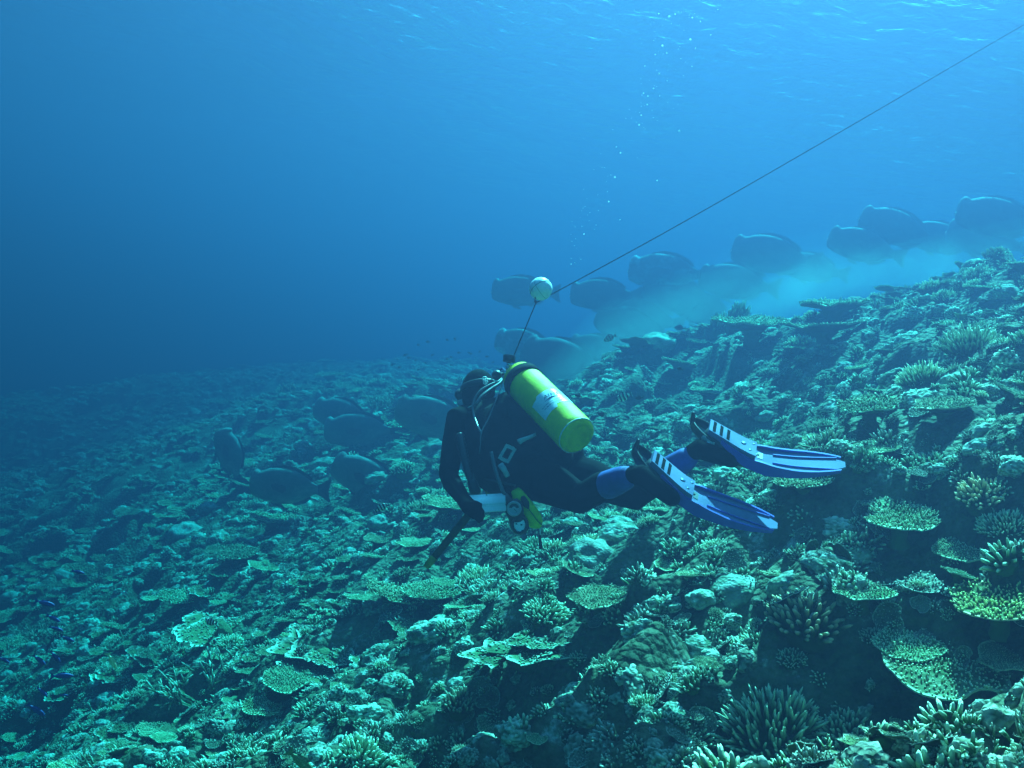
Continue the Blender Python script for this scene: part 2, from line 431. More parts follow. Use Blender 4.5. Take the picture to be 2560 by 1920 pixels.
def gen_table(seed, nf=420, tilt=.10, flen=.10, fr=.024, seg=5):
    rs = np.random.default_rng(seed); rad = outline(rs)
    na, nr = 44, 9; th = np.linspace(0, 2 * np.pi, na, endpoint=False)
    s = np.linspace(0, 1, nr) ** .8
    def top(x, y):
        q = np.c_[np.atleast_1d(x), np.atleast_1d(y)]; r = np.hypot(q[:, 0], q[:, 1])
        return .30 + tilt * r ** 2 + .05 * vnoise(q * 2.2, seed) + .03 * vnoise(q * 5, seed + 1)
    V = []; T = []
    for k in range(2):
        for si in s:
            x = np.cos(th) * rad(th) * max(si, .02); y = np.sin(th) * rad(th) * max(si, .02)
            z = top(x, y)
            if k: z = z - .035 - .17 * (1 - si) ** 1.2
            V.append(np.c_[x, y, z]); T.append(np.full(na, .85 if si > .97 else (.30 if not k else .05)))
    V = np.concatenate(V); F = []
    for k in range(2):
        for i in range(nr - 1):
            for j in range(na):
                m = (j + 1) % na; b = k * nr * na; q = (b + i * na + j, b + i * na + m, b + (i + 1) * na + m, b + (i + 1) * na + j)
                F.append(q[::-1] if not k else q)
    for j in range(na):
        m = (j + 1) % na; F.append(((nr - 1) * na + j, (nr - 1) * na + m, (2 * nr - 1) * na + m, (2 * nr - 1) * na + j))
    # even spread of branchlets by a jittered sunflower
    i = np.arange(nf); rr = np.sqrt((i + .5) / nf) * .985; tt = i * 2.39996 + rs.normal(size=nf) * .06
    R = rr * rad(tt); x = R * np.cos(tt); y = R * np.sin(tt)
    z = top(x, y) - .02
    d = np.c_[np.cos(tt) * .75 * rr ** 2, np.sin(tt) * .75 * rr ** 2, np.ones(nf)] + rs.normal(size=(nf, 3)) * .18
    L = flen * rs.uniform(.7, 1.3, nf)
    fb = fingers(np.c_[x, y, z], d, L, fr * rs.uniform(.85, 1.2, nf), fr * .75, seg, .15, rs)
    st = MB(); st.tube([(0, 0, -.45), (.02, 0, -.2), (0, 0, .0), (0, 0, .16)], [.30, .2, .22, .42], 12, cap=False)
    return {'plate': (V, F, np.concatenate(T)), 'branchlets': fb, 'stalk': st.arrays()}
def gen_finger(seed, nf=120, flen=.42, fr=.055, spread=1.0, seg=6, flat=.45):
    rs = np.random.default_rng(seed)
    i = np.arange(nf); ct = 1 - (i + .5) / nf * (1 - math.cos(1.35 * spread)); ph = i * 2.39996 + rs.normal(size=nf) * .1
    sn = np.sqrt(1 - ct ** 2); ell = rs.uniform(.75, 1.1, 2)
    n = np.c_[sn * np.cos(ph), sn * np.sin(ph), ct]
    b = n * np.array([.6 * ell[0], .6 * ell[1], flat * .6]); b[:, 2] += .0
    d = n * [1, 1, 1.0] + [0, 0, .75] + rs.normal(size=(nf, 3)) * .14
    d = d / np.linalg.norm(d, axis=1)[:, None]
    L = flen * rs.uniform(.75, 1.25, nf) * (.85 + .3 * ct)
    fb = fingers(b, d, L, fr * rs.uniform(.9, 1.25, nf), fr * .72, seg, .12, rs)
    m = MB(); m.ball((0, 0, -.2), np.array([.56 * ell[0], 0, 0]), np.array([0, .56 * ell[1], 0]), np.array([0, 0, .36]), 18, 10)
    V, F, T = m.arrays(); T[:] = .05
    return {'base': (V, F, T), 'branches': fb}
def ico(sub):
    import bmesh
    bm = bmesh.new(); bmesh.ops.create_icosphere(bm, subdivisions=sub, radius=1.0)
    V = np.array([v.co[:] for v in bm.verts]); F = [tuple(v.index for v in f.verts) for f in bm.faces]; bm.free()
    return V, F
def gen_cauli(seed, sub=5, k=4.5, amp=.28):
    rs = np.random.default_rng(seed); V, F = ico(sub); o = rs.uniform(0, 50, 3)
    sh = rs.uniform(.75, 1.1, 3) * [1, 1, .75]
    w = worley(V * k + o, seed); w2 = worley(V * k * 2.6 + o, seed + 5)
    r = 1 + .25 * vnoise(V * 1.4 + o, seed) - amp * np.minimum(w, 1) ** 1.2 - .07 * w2
    tip = np.clip(1.15 - 1.5 * w, 0, 1) * .8 + .2 * (1 - w2)
    return {'colony': (V * r[:, None] * sh * .9, F, np.clip(tip, 0, 1))}
def gen_boulder(seed, sub=4):
    rs = np.random.default_rng(seed); V, F = ico(sub); o = rs.uniform(0, 50, 3)
    sh = rs.uniform(.8, 1.1, 3) * [1, 1, .7]
    r = 1 + .22 * vnoise(V * 1.6 + o, seed) + .12 * vnoise(V * 3.5 + o, seed + 2) - .05 * worley(V * 6 + o, seed)
    return {'colony': (V * r[:, None] * sh * .85, F, .35 + .3 * vnoise(V * 4 + o, seed + 7))}
def gen_stag(seed, n0=16, depth=3, r=.045, up=.7):
    rs = np.random.default_rng(seed); bs, ds, ls, rr = [], [], [], []
    def grow(b, d, L, r, k):
        bs.append(b); ds.append(d); ls.append(L); rr.append(r)
        if k == 0: return
        for c in range(rs.integers(2, 4)):
            t = rs.uniform(.45, .95); nd = unit(d + rs.normal(size=3) * .55 + [0, 0, .25])
            grow(b + d * L * t, nd, L * rs.uniform(.55, .8), r * .8, k - 1)
    for i in range(n0):
        a = rs.uniform(0, 6.28); q = rs.uniform(0, .55)
        d = unit([math.cos(a) * (1 - up) * 2, math.sin(a) * (1 - up) * 2, rs.uniform(.5, 1.0)])
        grow(np.array([math.cos(a) * q, math.sin(a) * q, -.2]), d, rs.uniform(.45, .7), r, depth - 1)
    return {'branches': fingers(np.array(bs), np.array(ds), np.array(ls), np.array(rr), np.array(rr) * .7, 5, .12, rs)}
def gen_foliose(seed, npl=6, nbump=110):
    rs = np.random.default_rng(seed); m = MB()
    for i in range(npl):
        na, nr = 22, 6; a0 = rs.uniform(0, 6.28); span = rs.uniform(2.2, 3.6)
        th = a0 + np.linspace(-span / 2, span / 2, na); Rr = rs.uniform(.55, 1.0)
        c = np.array([*(rs.normal(size=2) * .25), -.15 + .5 * i / npl]); til = rs.uniform(.05, .35)
        ph = rs.uniform(0, 6.28, 3); V = []; T = []
        for k in range(2):
            for s in np.linspace(.05, 1, nr):
                r = Rr * s * (1 + .12 * np.sin(5 * th + ph[0]) + .07 * np.sin(11 * th + ph[1]))
                z = til * s * s * Rr + .06 * s * np.sin(4 * th + ph[2]) - (.035 if k else 0) * (1.2 - s * .6)
                V.append(np.c_[c[0] + r * np.cos(th), c[1] + r * np.sin(th), c[2] + z]); T.append(np.full(na, .95 if s > .99 else (.05 + .2 * s if not k else .05)))
        V = np.concatenate(V); F = []
        for k in range(2):
            b = k * nr * na
            for p in range(nr - 1):
                for j in range(na - 1):
                    q = (b + p * na + j, b + p * na + j + 1, b + (p + 1) * na + j + 1, b + (p + 1) * na + j)
                    F.append(q[::-1] if not k else q)
        for j in range(na - 1): F.append(((nr - 1) * na + j, (nr - 1) * na + j + 1, (2 * nr - 1) * na + j + 1, (2 * nr - 1) * na + j))
        m.add(V, F, np.concatenate(T))
        nb = nbump; sr = np.sqrt(rs.random(nb)) * .97; tb = a0 + rs.uniform(-span / 2, span / 2, nb)
        r = Rr * sr * (1 + .12 * np.sin(5 * tb + ph[0]) + .07 * np.sin(11 * tb + ph[1])); z = til * sr * sr * Rr + .06 * sr * np.sin(4 * tb + ph[2])
        fv, ff, ft = fingers(np.c_[c[0] + r * np.cos(tb), c[1] + r * np.sin(tb), c[2] + z - .01], np.c_[np.cos(tb) * .5 * sr, np.sin(tb) * .5 * sr, np.ones(nb)], rs.uniform(.045, .09, nb), .026, .02, 4, .1, rs)
        m.add(fv, ff, .12 + .6 * ft)
    st = MB(); st.tube([(0, 0, -.5), (0, 0, 0), (0, 0, .3)], [.35, .25, .12], 10)
    V, F, T = st.arrays(); m.add(V, F, T)
    return {'plates': m.arrays()}
def joined(d):
    m = MB()
    for V, F, T in d.values(): m.add(V, F, T)
    return m.arrays()

MT = {
    'table': coral_mat('table_coral_tissue', (.06, .105, .03), (.70, .76, .48), .62),
    'finger': coral_mat('finger_coral_tissue', (.06, .105, .03), (.76, .80, .54), .66),
    'cauli': coral_mat('cauliflower_coral_tissue', (.08, .12, .06), (.72, .75, .60), .60, 70),
    'boulder': coral_mat('boulder_coral_tissue', (.13, .17, .10), (.60, .63, .54), .55, 60),
    'stag': coral_mat('staghorn_coral_tissue', (.08, .12, .045), (.76, .78, .58), .6),
    'foliose': coral_mat('leaf_coral_tissue', (.08, .125, .05), (.56, .61, .45), .66),
}
ORANGE = coral_mat('orange_tipped_coral_tissue', (.07, .10, .03), (.95, .70, .36), .74)
PROTO = {
    'table': [gen_table(100 + i, nf=[380, 460, 520, 420, 340, 480][i], flen=[.09, .07, .11, .08, .13, .06][i], fr=[.024, .02, .022, .022, .028, .018][i]) for i in range(6)],
    'finger': [gen_finger(200 + i, [140, 100, 190, 80, 230][i], [.32, .38, .28, .42, .38][i], [.045, .055, .038, .062, .029][i]) for i in range(5)],
    'cauli': [gen_cauli(300 + i, 4 if i else 5, [4.5, 3.8, 5.5, 6.5][i]) for i in range(4)],
    'boulder': [gen_boulder(400 + i) for i in range(3)],
    'stag': [gen_stag(500 + i, [16, 12, 22][i], 3, [.04, .035, .045][i]) for i in range(3)],
    'foliose': [gen_foliose(600 + i, [6, 4, 7, 5][i]) for i in range(4)],
}
NAMES = {'table': 'table_coral', 'finger': 'finger_coral', 'cauli': 'cauliflower_coral', 'boulder': 'boulder_coral', 'stag': 'staghorn_coral', 'foliose': 'leaf_coral'}
ME = {}
def part_mesh(kind, i, part):
    key = (kind, i, part)
    if key not in ME:
        V, F, T = joined(PROTO[kind][i]) if part == '*' else PROTO[kind][i][part]
        ME[key] = mesh(NAMES[kind] if part == '*' else part, V, F, True, T); ME[key].materials.append(MT[kind])
    return ME[key]
def frame(nrm, yaw):
    z = Vector(nrm.tolist()); q = Vector((0, 0, 1)).rotation_difference(z)
    return (q.to_matrix() @ Matrix.Rotation(yaw, 3, 'Z')).to_4x4()
def place(kind, i, pos, nrm, yaw, scale, label, group=None, parts=False, squash=1.0):
    mw = Matrix.Translation(pos.tolist()) @ frame(nrm, yaw) @ Matrix.Diagonal((scale, scale, scale * squash, 1))
    if parts and len(PROTO[kind][i]) > 1:
        o = empty(NAMES[kind], label=label, cat='coral', group=group); o.matrix_world = mw
        for pn in PROTO[kind][i]:
            c = obj(pn, part_mesh(kind, i, pn), parent=o)
            if pn in ('branchlets', 'branches'): c['kind'] = 'stuff'
    else:
        o = obj(NAMES[kind], part_mesh(kind, i, '*')); o.matrix_world = mw; tag(o, label, 'coral', group)
    return o

# hero corals: (kind, prototype, px, py, width in photo px, tilt towards the viewer, squash, label)
HERO = [
    ('finger', 3, 2013, 1575, 250, .25, .8, 'broad orange-tipped finger coral standing over the dark hollow at lower right'),
    ('finger', 0, 1981, 1655, 105, .25, .9, 'small pale finger coral just below the broad orange-tipped one'),
    ('table', 0, 2158, 1520, 150, .3, 1, 'kidney-shaped table coral right behind the broad orange-tipped finger coral'),
    ('table', 4, 2500, 1575, 240, .3, 1, 'orange-tipped table coral cut by the right edge beside the dark hollow'),
    ('table', 1, 2357, 1745, 310, .34, 1, 'largest table coral, a long flat green plate at lower right'),
    ('table', 2, 2266, 1655, 160, .3, 1, 'ragged table coral just above the largest flat green plate'),
    ('foliose', 1, 2378, 1690, 70, .3, .7, 'small bleached white coral piece between two green table corals'),
    ('table', 5, 2520, 1688, 150, .3, 1, 'thin table coral at the right edge above the branching thicket'),
    ('finger', 4, 1930, 1850, 330, .25, 1, 'big dense thicket of green finger coral at the bottom edge'),
    ('finger', 2, 2110, 1850, 240, .25, 1, 'green finger coral joined to the right side of the big bottom thicket'),
    ('stag', 2, 2500, 1865, 210, .2, 1, 'pale branching staghorn coral in the bottom right corner'),
    ('table', 3, 2277, 1830, 100, .3, .8, 'narrow curved coral shelf below the largest flat green plate'),
    ('boulder', 0, 1975, 1465, 150, .2, .8, 'smooth lumpy coral mound behind the kidney-shaped table coral'),
    ('finger', 2, 1362, 1548, 190, .25, .75, 'rounded green finger coral mound in the middle foreground'),
    ('table', 1, 1500, 1538, 160, .3, 1, 'tilted table coral touching the right of the rounded green mound'),
    ('cauli', 0, 1615, 1590, 150, .2, .9, 'knobbly blue-grey coral head right of the tilted table coral'),
    ('foliose', 0, 1330, 1665, 260, .3, .6, 'tiered green leaf coral with pale rims in the middle foreground'),
    ('cauli', 2, 1165, 1622, 100, .2, 1, 'pale cauliflower coral left of the tiered green leaf coral'),
    ('stag', 0, 1231, 1485, 150, .2, .7, 'bright spiky staghorn coral under the tip of the diver\'s stick'),
    ('table', 2, 1072, 1520, 140, .3, 1, 'pale-rimmed table coral left of the bright spiky staghorn'),
    ('table', 5, 1680, 1436, 95, .45, 1, 'small fan-shaped plate coral below the lower fin'),
    ('boulder', 1, 1750, 1500, 80, .2, 1, 'pair of ribbed boulder lumps below the fin tips'),
    ('cauli', 1, 1741, 1630, 150, .2, .9, 'coarse knobbed green coral left of the orange-tipped finger coral'),
    ('finger', 1, 1755, 1800, 90, .25, 1, 'finger coral with bright tips beside the big bottom thicket'),
    ('table', 0, 1242, 1845, 110, .3, 1, 'lone pale plate coral over the dark gap at bottom centre'),
    ('cauli', 3, 1452, 1780, 150, .2, .8, 'bright lumpy coral head in the bottom centre of the reef'),
    ('finger', 0, 1520, 1850, 65, .25, .8, 'tiny white-tipped finger coral near the bottom edge'),
    ('foliose', 2, 806, 1675, 250, .3, .6, 'wide green leaf coral shelf over the dark gap at lower left'),
    ('foliose', 3, 553, 1602, 220, .3, .6, 'pale green wavy leaf coral on the dim lower left slope'),
    ('stag', 1, 517, 1730, 230, .15, 1, 'open staghorn thicket with thin upright stems at lower left'),
    ('finger', 2, 615, 1868, 90, .25, .9, 'small bluish finger coral near the bottom left edge'),
    ('cauli', 1, 987, 1716, 110, .2, .8, 'yellow-green lumpy coral right of the wide leaf coral shelf'),
    ('table', 4, 2176, 1060, 170, .3, 1, 'row of bright-tipped coral fingers above the upper fin tip'),
    ('table', 1, 2194, 1155, 125, .3, 1, 'flat pale table coral just right of the upper fin tip'),
    ('cauli', 2, 2530, 1172, 120, .2, 1, 'round green bush coral at the right edge level with the fins'),
    ('finger', 3, 2454, 1255, 170, .3, .8, 'orange-tipped finger coral below the round green bush coral'),
    ('table', 2, 2248, 1348, 200, .3, 1, 'broad yellowish table coral above the dark hollow at right'),
    ('finger', 4, 2512, 1330, 170, .25, .8, 'green finger coral at the right edge above the dark hollow'),
    ('boulder', 2, 1915, 1042, 60, .2, 1, 'small smooth dome coral above the upper fin'),
    ('cauli', 3, 2122, 980, 110, .2, 1, 'pale knobbed coral clump between the fins and the ridge'),
    ('boulder', 0, 2512, 740, 100, .25, 1, 'round ribbed boulder coral high on the right-hand ridge'),
    ('cauli', 0, 2512, 910, 120, .2, 1, 'lobed green coral high on the right-hand slope'),
    ('boulder', 1, 1840, 1480, 170, .2, .8, 'broad pale lumpy coral mound at the left end of the dark hollow'),
    ('cauli', 1, 2060, 1420, 160, .2, .8, 'pale knobbled coral head on the lip above the dark hollow'),
    ('boulder', 2, 2140, 1385, 110, .2, .9, 'small pale boulder coral on the lip above the dark hollow'),
    ('cauli', 2, 1900, 1400, 130, .2, .8, 'bluish knobbled coral head below the tip of the lower fin'),
    ('finger', 2, 1790, 1380, 120, .2, .8, 'low pale finger coral under the blade of the lower fin'),
    ('table', 4, 2010, 1245, 150, .2, 1, 'spiky table coral between the tips of the two fins'),
    ('cauli', 3, 2090, 1320, 120, .2, .8, 'pale crusty coral lump right of the tip of the lower fin'),
    ('finger', 0, 2330, 1170, 150, .2, .8, 'pale tufted finger coral on the slope well right of the upper fin'),
    ('table', 1, 2360, 1060, 170, .2, 1, 'sunlit table coral high on the slope right of the upper fin'),
    ('cauli', 0, 2260, 960, 150, .2, .8, 'bright knobbled coral head in the middle of the right-hand slope'),
    ('boulder', 0, 2400, 960, 130, .2, .8, 'pale boulder coral right of the bright knobbled head on the right-hand slope'),
    ('table', 3, 2420, 1420, 170, .2, 1, 'dim table coral half shaded at the back of the dark hollow'),
    ('finger', 1, 2180, 1600, 90, .2, .8, 'small pale finger coral alone inside the dark hollow'),
    ('table', 3, 1880, 860, 190, .12, 1, 'long sunlit table coral ledge below the finger coral ridge'),
    ('table', 0, 2085, 815, 190, .12, 1, 'bright-edged table coral ledge on the upper right slope'),
    ('table', 5, 2060, 870, 190, .12, 1, 'lower of the bright-edged ledges on the upper right slope'),
]
for k, i, px, py, w, tilt, sq, lab in HERO:
    g = ground_at(px, py); d = g @ CF; sc = w / FPX * d / 2 * .95
    n = unit((.15 if k in ('table', 'foliose') else .5) * normal(g[None, :2])[0] + np.array([-.13, 0, .8]) + tilt * (-unit(g)) * .35 + rng.normal(size=3) * .05)
    lift = .28 * sc if k in ('table', 'foliose') else .05 * sc
    o = place(k, i, g + n * lift, n, random.uniform(0, 6.28), sc, lab, None, True, sq)
    if 'orange' in lab.split(' below')[0].split(' just')[0].split(' right')[0].split(' behind')[0].split(' left')[0]:
        for c in o.children:
            c.material_slots[0].link = 'OBJECT'; c.material_slots[0].material = ORANGE
HEROXY = np.array([(*ground_at(h[2], h[3])[:2], h[4]) for h in HERO])
HEROR = np.array([h[4] / FPX * (ground_at(h[2], h[3]) @ CF) / 2 for h in HERO])
# crest of upright finger corals on the ridge
for j, (px, py) in enumerate([(1790, 850), (1835, 828), (1880, 805), (1930, 790), (1985, 775), (2040, 760)]):
    g = ground_at(px, py); d = g @ CF; sc = 75 / FPX * d / 2
    where = ['lowest', 'second from the lower end', 'third from the lower end', 'third from the upper end', 'second from the upper end', 'uppermost'][j]
    place('finger', [1, 3, 4, 1, 3, 4][j], g + np.array([0, 0, .1]), unit([.1, -.1, 1]), j * 1.1, sc,
          'upright finger coral on the ridge crest, ' + where + ' in its row', 'upright finger corals along the ridge crest', True, 1.9)

# ------------------------------------------------------------------ the many other colonies
def scatter():
    N = 90000
    y = 1.4 + 40 * rng.random(N) ** 1.7; x = (rng.random(N) * 2 - 1) * (y * .60 + .6)
    p = np.c_[x, y]; z = height(p, False); q = np.c_[p, z]
    px, py, d = project(q)
    r = np.exp(rng.normal(math.log(.086), .47, N)) * (1 + .35 * sstep(5, 14, d)); r = np.clip(r * (.72 + .28 * sstep(3.5, 6, d)), .045, .38)
    pit = np.min([np.hypot(x - c[0], y - c[1]) / r_ for c, r_ in zip(PITS, PITR)], 0)
    ok = (px > -120) & (pit > .55) & (fbm(p * .9 + 70, 3, 77) + .35 * rng.random(N) > -.28) & (px < 2680) & (py > 400) & (py < 2010) & (d > 1.5)
    vis = np.ones(N, bool)                       # hidden behind a nearer rise?
    for t in np.linspace(.35, .97, 24):
        m = q * t; vis &= (m[:, 2] > h0(m[:, :2]) - .25)
    ok &= vis
    q, r, d = q[ok], r[ok], d[ok]
    # Poisson-like thinning on a grid
    keep = []; cell = .25; grid = {}
    for i in range(len(q)):
        a, b = int(q[i, 0] // cell), int(q[i, 1] // cell); bad = False
        if ((HEROXY[:, 0] - q[i, 0]) ** 2 + (HEROXY[:, 1] - q[i, 1]) ** 2 < (HEROR * .8 + r[i] * .6) ** 2).any(): continue
        for da in (-2, -1, 0, 1, 2):
            for db in (-2, -1, 0, 1, 2):
                for j in grid.get((a + da, b + db), ()):
                    if (q[i, 0] - q[j, 0]) ** 2 + (q[i, 1] - q[j, 1]) ** 2 < (.62 * (r[i] + r[j])) ** 2: bad = True; break
                if bad: break
            if bad: break
        if bad: continue
        grid.setdefault((a, b), []).append(i); keep.append(i)
    keep = np.array(keep); nz = normal(q[keep][:, :2])[:, 2]; keep = keep[nz + .6 * rng.random(len(keep)) > .80]
    return q[keep], r[keep], d[keep]
Q, RR, DD = scatter()
NN = normal(Q[:, :2])
kinds = ['table', 'finger', 'cauli', 'boulder', 'stag', 'foliose']
prob = np.array([.17, .22, .33, .09, .05, .14])
# colonies of a kind grow in patches
pn = np.stack([vnoise(Q[:, :2] * .8 + 13.7 * k, 800 + k) for k in range(6)], 1)
KI = np.argmax(np.log(prob)[None] + 1.1 * pn + rng.gumbel(size=(len(Q), 6)) * .8, 1)
size_px = RR / DD
ZONES = [('the steep right-hand slope', lambda px, py, d: px > 1700 and d < 9),
         ('the near reef below the diver', lambda px, py, d: px > 700 and d < 9),
         ('the dim left-hand slope', lambda px, py, d: d < 9),
         ('the far reef beyond the diver', lambda px, py, d: True)]
LM = [('the end of the stick', 1065, 1415), ('the gauge console', 1290, 1300), ('the lower fin tip', 1945, 1315), ('the upper fin tip', 2110, 1160), ('the near knee of the diver', 1440, 1285),
      ('the yellow tank', 1450, 1010), ('the hood of the diver', 1170, 970), ('the left elbow of the diver', 1095, 1180), ('the heel of the upper fin', 1760, 1080), ('the bottom left corner', 10, 1910), ('the bottom right corner', 2550, 1910),
      ('the left picture edge', 0, 1400), ('the lowest parrotfish at left', 722, 1218), ('the head-down parrotfish', 575, 1140), ('the pair of parrotfish', 885, 1060), ('the parrotfish behind the shoulder', 1095, 1050),
      ('the pale yellow fish', 279, 1652), ('the blue fish shoal', 130, 1620), ('the broad orange-tipped finger coral', 2013, 1575), ('the kidney-shaped table coral', 2158, 1520), ('the right-edge orange table coral', 2500, 1575),
      ('the largest flat table coral', 2357, 1745), ('the big bottom thicket', 1990, 1850), ('the rounded green mound', 1362, 1548), ('the tilted table coral', 1500, 1538), ('the blue-grey coral head', 1615, 1590),
      ('the tiered leaf coral', 1330, 1665), ('the bright spiky staghorn', 1231, 1485), ('the wide leaf coral shelf', 806, 1675), ('the wavy leaf coral', 553, 1602), ('the lower left staghorn thicket', 517, 1730),
      ('the lone bottom plate coral', 1242, 1845), ('the bright bottom coral head', 1452, 1780), ('the fan-shaped plate coral', 1680, 1436), ('the bluish bottom finger coral', 615, 1868), ('the ridge crest corals', 1900, 810),
      ('the broad yellowish table coral', 2248, 1348), ('the round green bush coral', 2530, 1172), ('the ribbed ridge boulder', 2512, 740), ('the pale lumpy mound', 1840, 1480), ('the bright knobbled head', 2260, 960), ('the yellow-green lumpy coral', 987, 1716),
      ('the lowest left-hand striped fish', 528, 1556), ('the far left reef edge', 120, 1120)]
LMXY = np.array([(a, b) for _, a, b in LM], float); PLACED = {}
SHORT = {'table': 'flat table coral', 'finger': 'bushy finger coral', 'cauli': 'knobbly cauliflower coral', 'boulder': 'rounded boulder coral', 'stag': 'thin staghorn coral', 'foliose': 'layered leaf coral'}
LOOK = {'table': 'flat table coral with short pale-tipped branchlets', 'finger': 'bushy finger coral with pale tips', 'cauli': 'knobbly cauliflower coral head',
        'boulder': 'rounded boulder coral lump', 'stag': 'thin-branched staghorn coral', 'foliose': 'layered leaf coral with pale rims'}
stuff = MB_list = []
for ki, k in enumerate(kinds):
    ids = np.where(KI == ki)[0]; ids = ids[np.argsort(-size_px[ids])]
    nhero = sum(h[0] == k for h in HERO) + (6 if k == 'finger' else 0)
    cut = 292 - nhero
    for n_, i in enumerate(ids):
        n = unit(.75 * NN[i] + np.array([0, 0, .65]) + rng.normal(size=3) * .10) if k not in ('table', 'foliose') else unit(.25 * NN[i] + np.array([0, -.03, .9]) + rng.normal(size=3) * .10)
        sc = RR[i]; lift = sc * (.25 if k in ('table', 'foliose') else .0)
        pos = Q[i] + np.array([0, 0, lift + .02]); yaw = rng.uniform(0, 6.28); pi = int(rng.integers(len(PROTO[k])))
        if n_ < cut and DD[i] < 22:
            px, py, d = project(Q[i]); z = next(z for z, f in ZONES if f(px, py, d))
            o = place(k, pi, pos, n, yaw, sc, None, LOOK[k].split(' with')[0] + 's on ' + z)
            dd = np.hypot(LMXY[:, 0] - px, LMXY[:, 1] - py); li = int(np.argmin(dd)); dx, dy = px - LMXY[li, 0], py - LMXY[li, 1]
            way = ('left of' if dx < 0 else 'right of') if abs(dx) > abs(dy) else ('above' if dy < 0 else 'below')
            w_ = 2 * sc / d * FPX; size = 'large' if w_ > 110 else ('medium-sized' if w_ > 60 else ('small' if w_ > 34 else 'tiny'))
            PLACED.setdefault((size, SHORT[k], way, LM[li][0]), []).append((float(dd[li]), o))
        else:
            stuff.append((k, pos, n, yaw, sc))
ORD = ['nearest to it', 'second out from it', 'third out', 'fourth out', 'fifth out', 'sixth out', 'seventh out', 'eighth out', 'ninth out', 'tenth out', 'eleventh out', 'twelfth out', 'thirteenth out', 'fourteenth out', 'fifteenth out', 'sixteenth out']
for (size, kd, way, lm), lst in PLACED.items():
    lst.sort(key=lambda t: t[0])
    for i, (_, o) in enumerate(lst):
        o['label'] = size + ' ' + kd + ' ' + way + ' ' + lm + ('' if len(lst) == 1 else ', ' + (ORD[i] if i < len(ORD) else 'farther out'))
def small_growth():
    """the uncountable small knobs and sprigs between the colonies"""
    N = 16000; y = 1.5 + 9.5 * rng.random(N) ** 1.5; x = (rng.random(N) * 2 - 1) * (y * .58 + .5)
    p = np.c_[x, y]; q = np.c_[p, height(p)]; px, py, d = project(q)
    ok = (px > -60) & (px < 2620) & (py < 1990) & (py > 600); q, d = q[ok], d[ok]; n = normal(q[:, :2]); up_ = n[:, 2] + .7 * rng.random(len(n)) > .8; q, d, n = q[up_], d[up_], n[up_]
    low = [joined(gen_finger(700 + i, 22, .6, .11, seg=4)) for i in range(3)] + [joined(gen_cauli(710 + i, 3, 3.2, .45)) for i in range(2)] + [joined(gen_stag(720, 7, 2, .09))] + [joined(gen_table(730, 60, flen=.16, fr=.05, seg=3))]
    for nm, sel in (('coral_sprigs', [0, 1, 5]), ('coral_knobs', [3, 4, 2, 6])):
        Vs, Lp, St, Tp = [], [], [], []; nv = 0; nl = 0
        for i in range(len(q)):
            k = int(rng.integers(7))
            if k not in sel: continue
            V, F, T = low[k]; sc = float(np.clip(np.exp(rng.normal(math.log(.038), .4)), .015, .09))
            A_ = np.array(frame(unit(n[i] + rng.normal(size=3) * .25), rng.uniform(0, 6.28)).to_3x3()) * sc
            fl = FL[k] if k in FL else FL.setdefault(k, (np.fromiter((v for f in F for v in f), np.int64), np.fromiter((len(f) for f in F), np.int64)))
            Vs.append(V @ A_.T + q[i]); Tp.append(T); Lp.append(fl[0] + nv); St.append(nl + np.r_[0, np.cumsum(fl[1])[:-1]]); nv += len(V); nl += len(fl[0])
        me = mesh(nm, np.concatenate(Vs), (np.concatenate(Lp), np.concatenate(St)), True, np.concatenate(Tp))
        tag(obj(nm, me, MT['finger' if nm == 'coral_sprigs' else 'cauli']), kind='stuff')
FL = {}
small_growth()
def far_stuff():
    low = {'table': [joined(gen_table(150 + i, 70, flen=.14, fr=.045, seg=3)) for i in range(3)],
           'finger': [joined(gen_finger(250 + i, 34, .45, .09, seg=4)) for i in range(3)],
           'cauli': [joined(gen_cauli(350 + i, 3, 3.6, .4)) for i in range(3)], 'boulder': [joined(gen_boulder(450, 3))],
           'stag': [joined(gen_stag(550, 10, 2, .06))], 'foliose': [joined(gen_foliose(650 + i, 3, 12)) for i in range(2)]}
    for k in kinds:
        Vs, Lp, St, Tp = [], [], [], []; nv = 0; nl = 0
        for kk, pos, n, yaw, sc in stuff:
            if kk != k: continue
            V, F, T = low[k][int(rng.integers(len(low[k])))]
            A = np.array(frame(n, yaw).to_3x3()) * sc
            Vs.append(V @ A.T + pos); Tp.append(T)
            fl = np.fromiter((v for f in F for v in f), np.int64); ln = np.fromiter((len(f) for f in F), np.int64)
            Lp.append(fl + nv); St.append(nl + np.r_[0, np.cumsum(ln)[:-1]]); nv += len(V); nl += len(fl)
        if not Vs: continue
        me = mesh('distant_' + NAMES[k], np.concatenate(Vs), (np.concatenate(Lp), np.concatenate(St)), True, np.concatenate(Tp))
        tag(obj('distant_' + NAMES[k], me, MT[k]), kind='stuff')
far_stuff()
print('corals', len(Q), 'stuff', len(stuff))

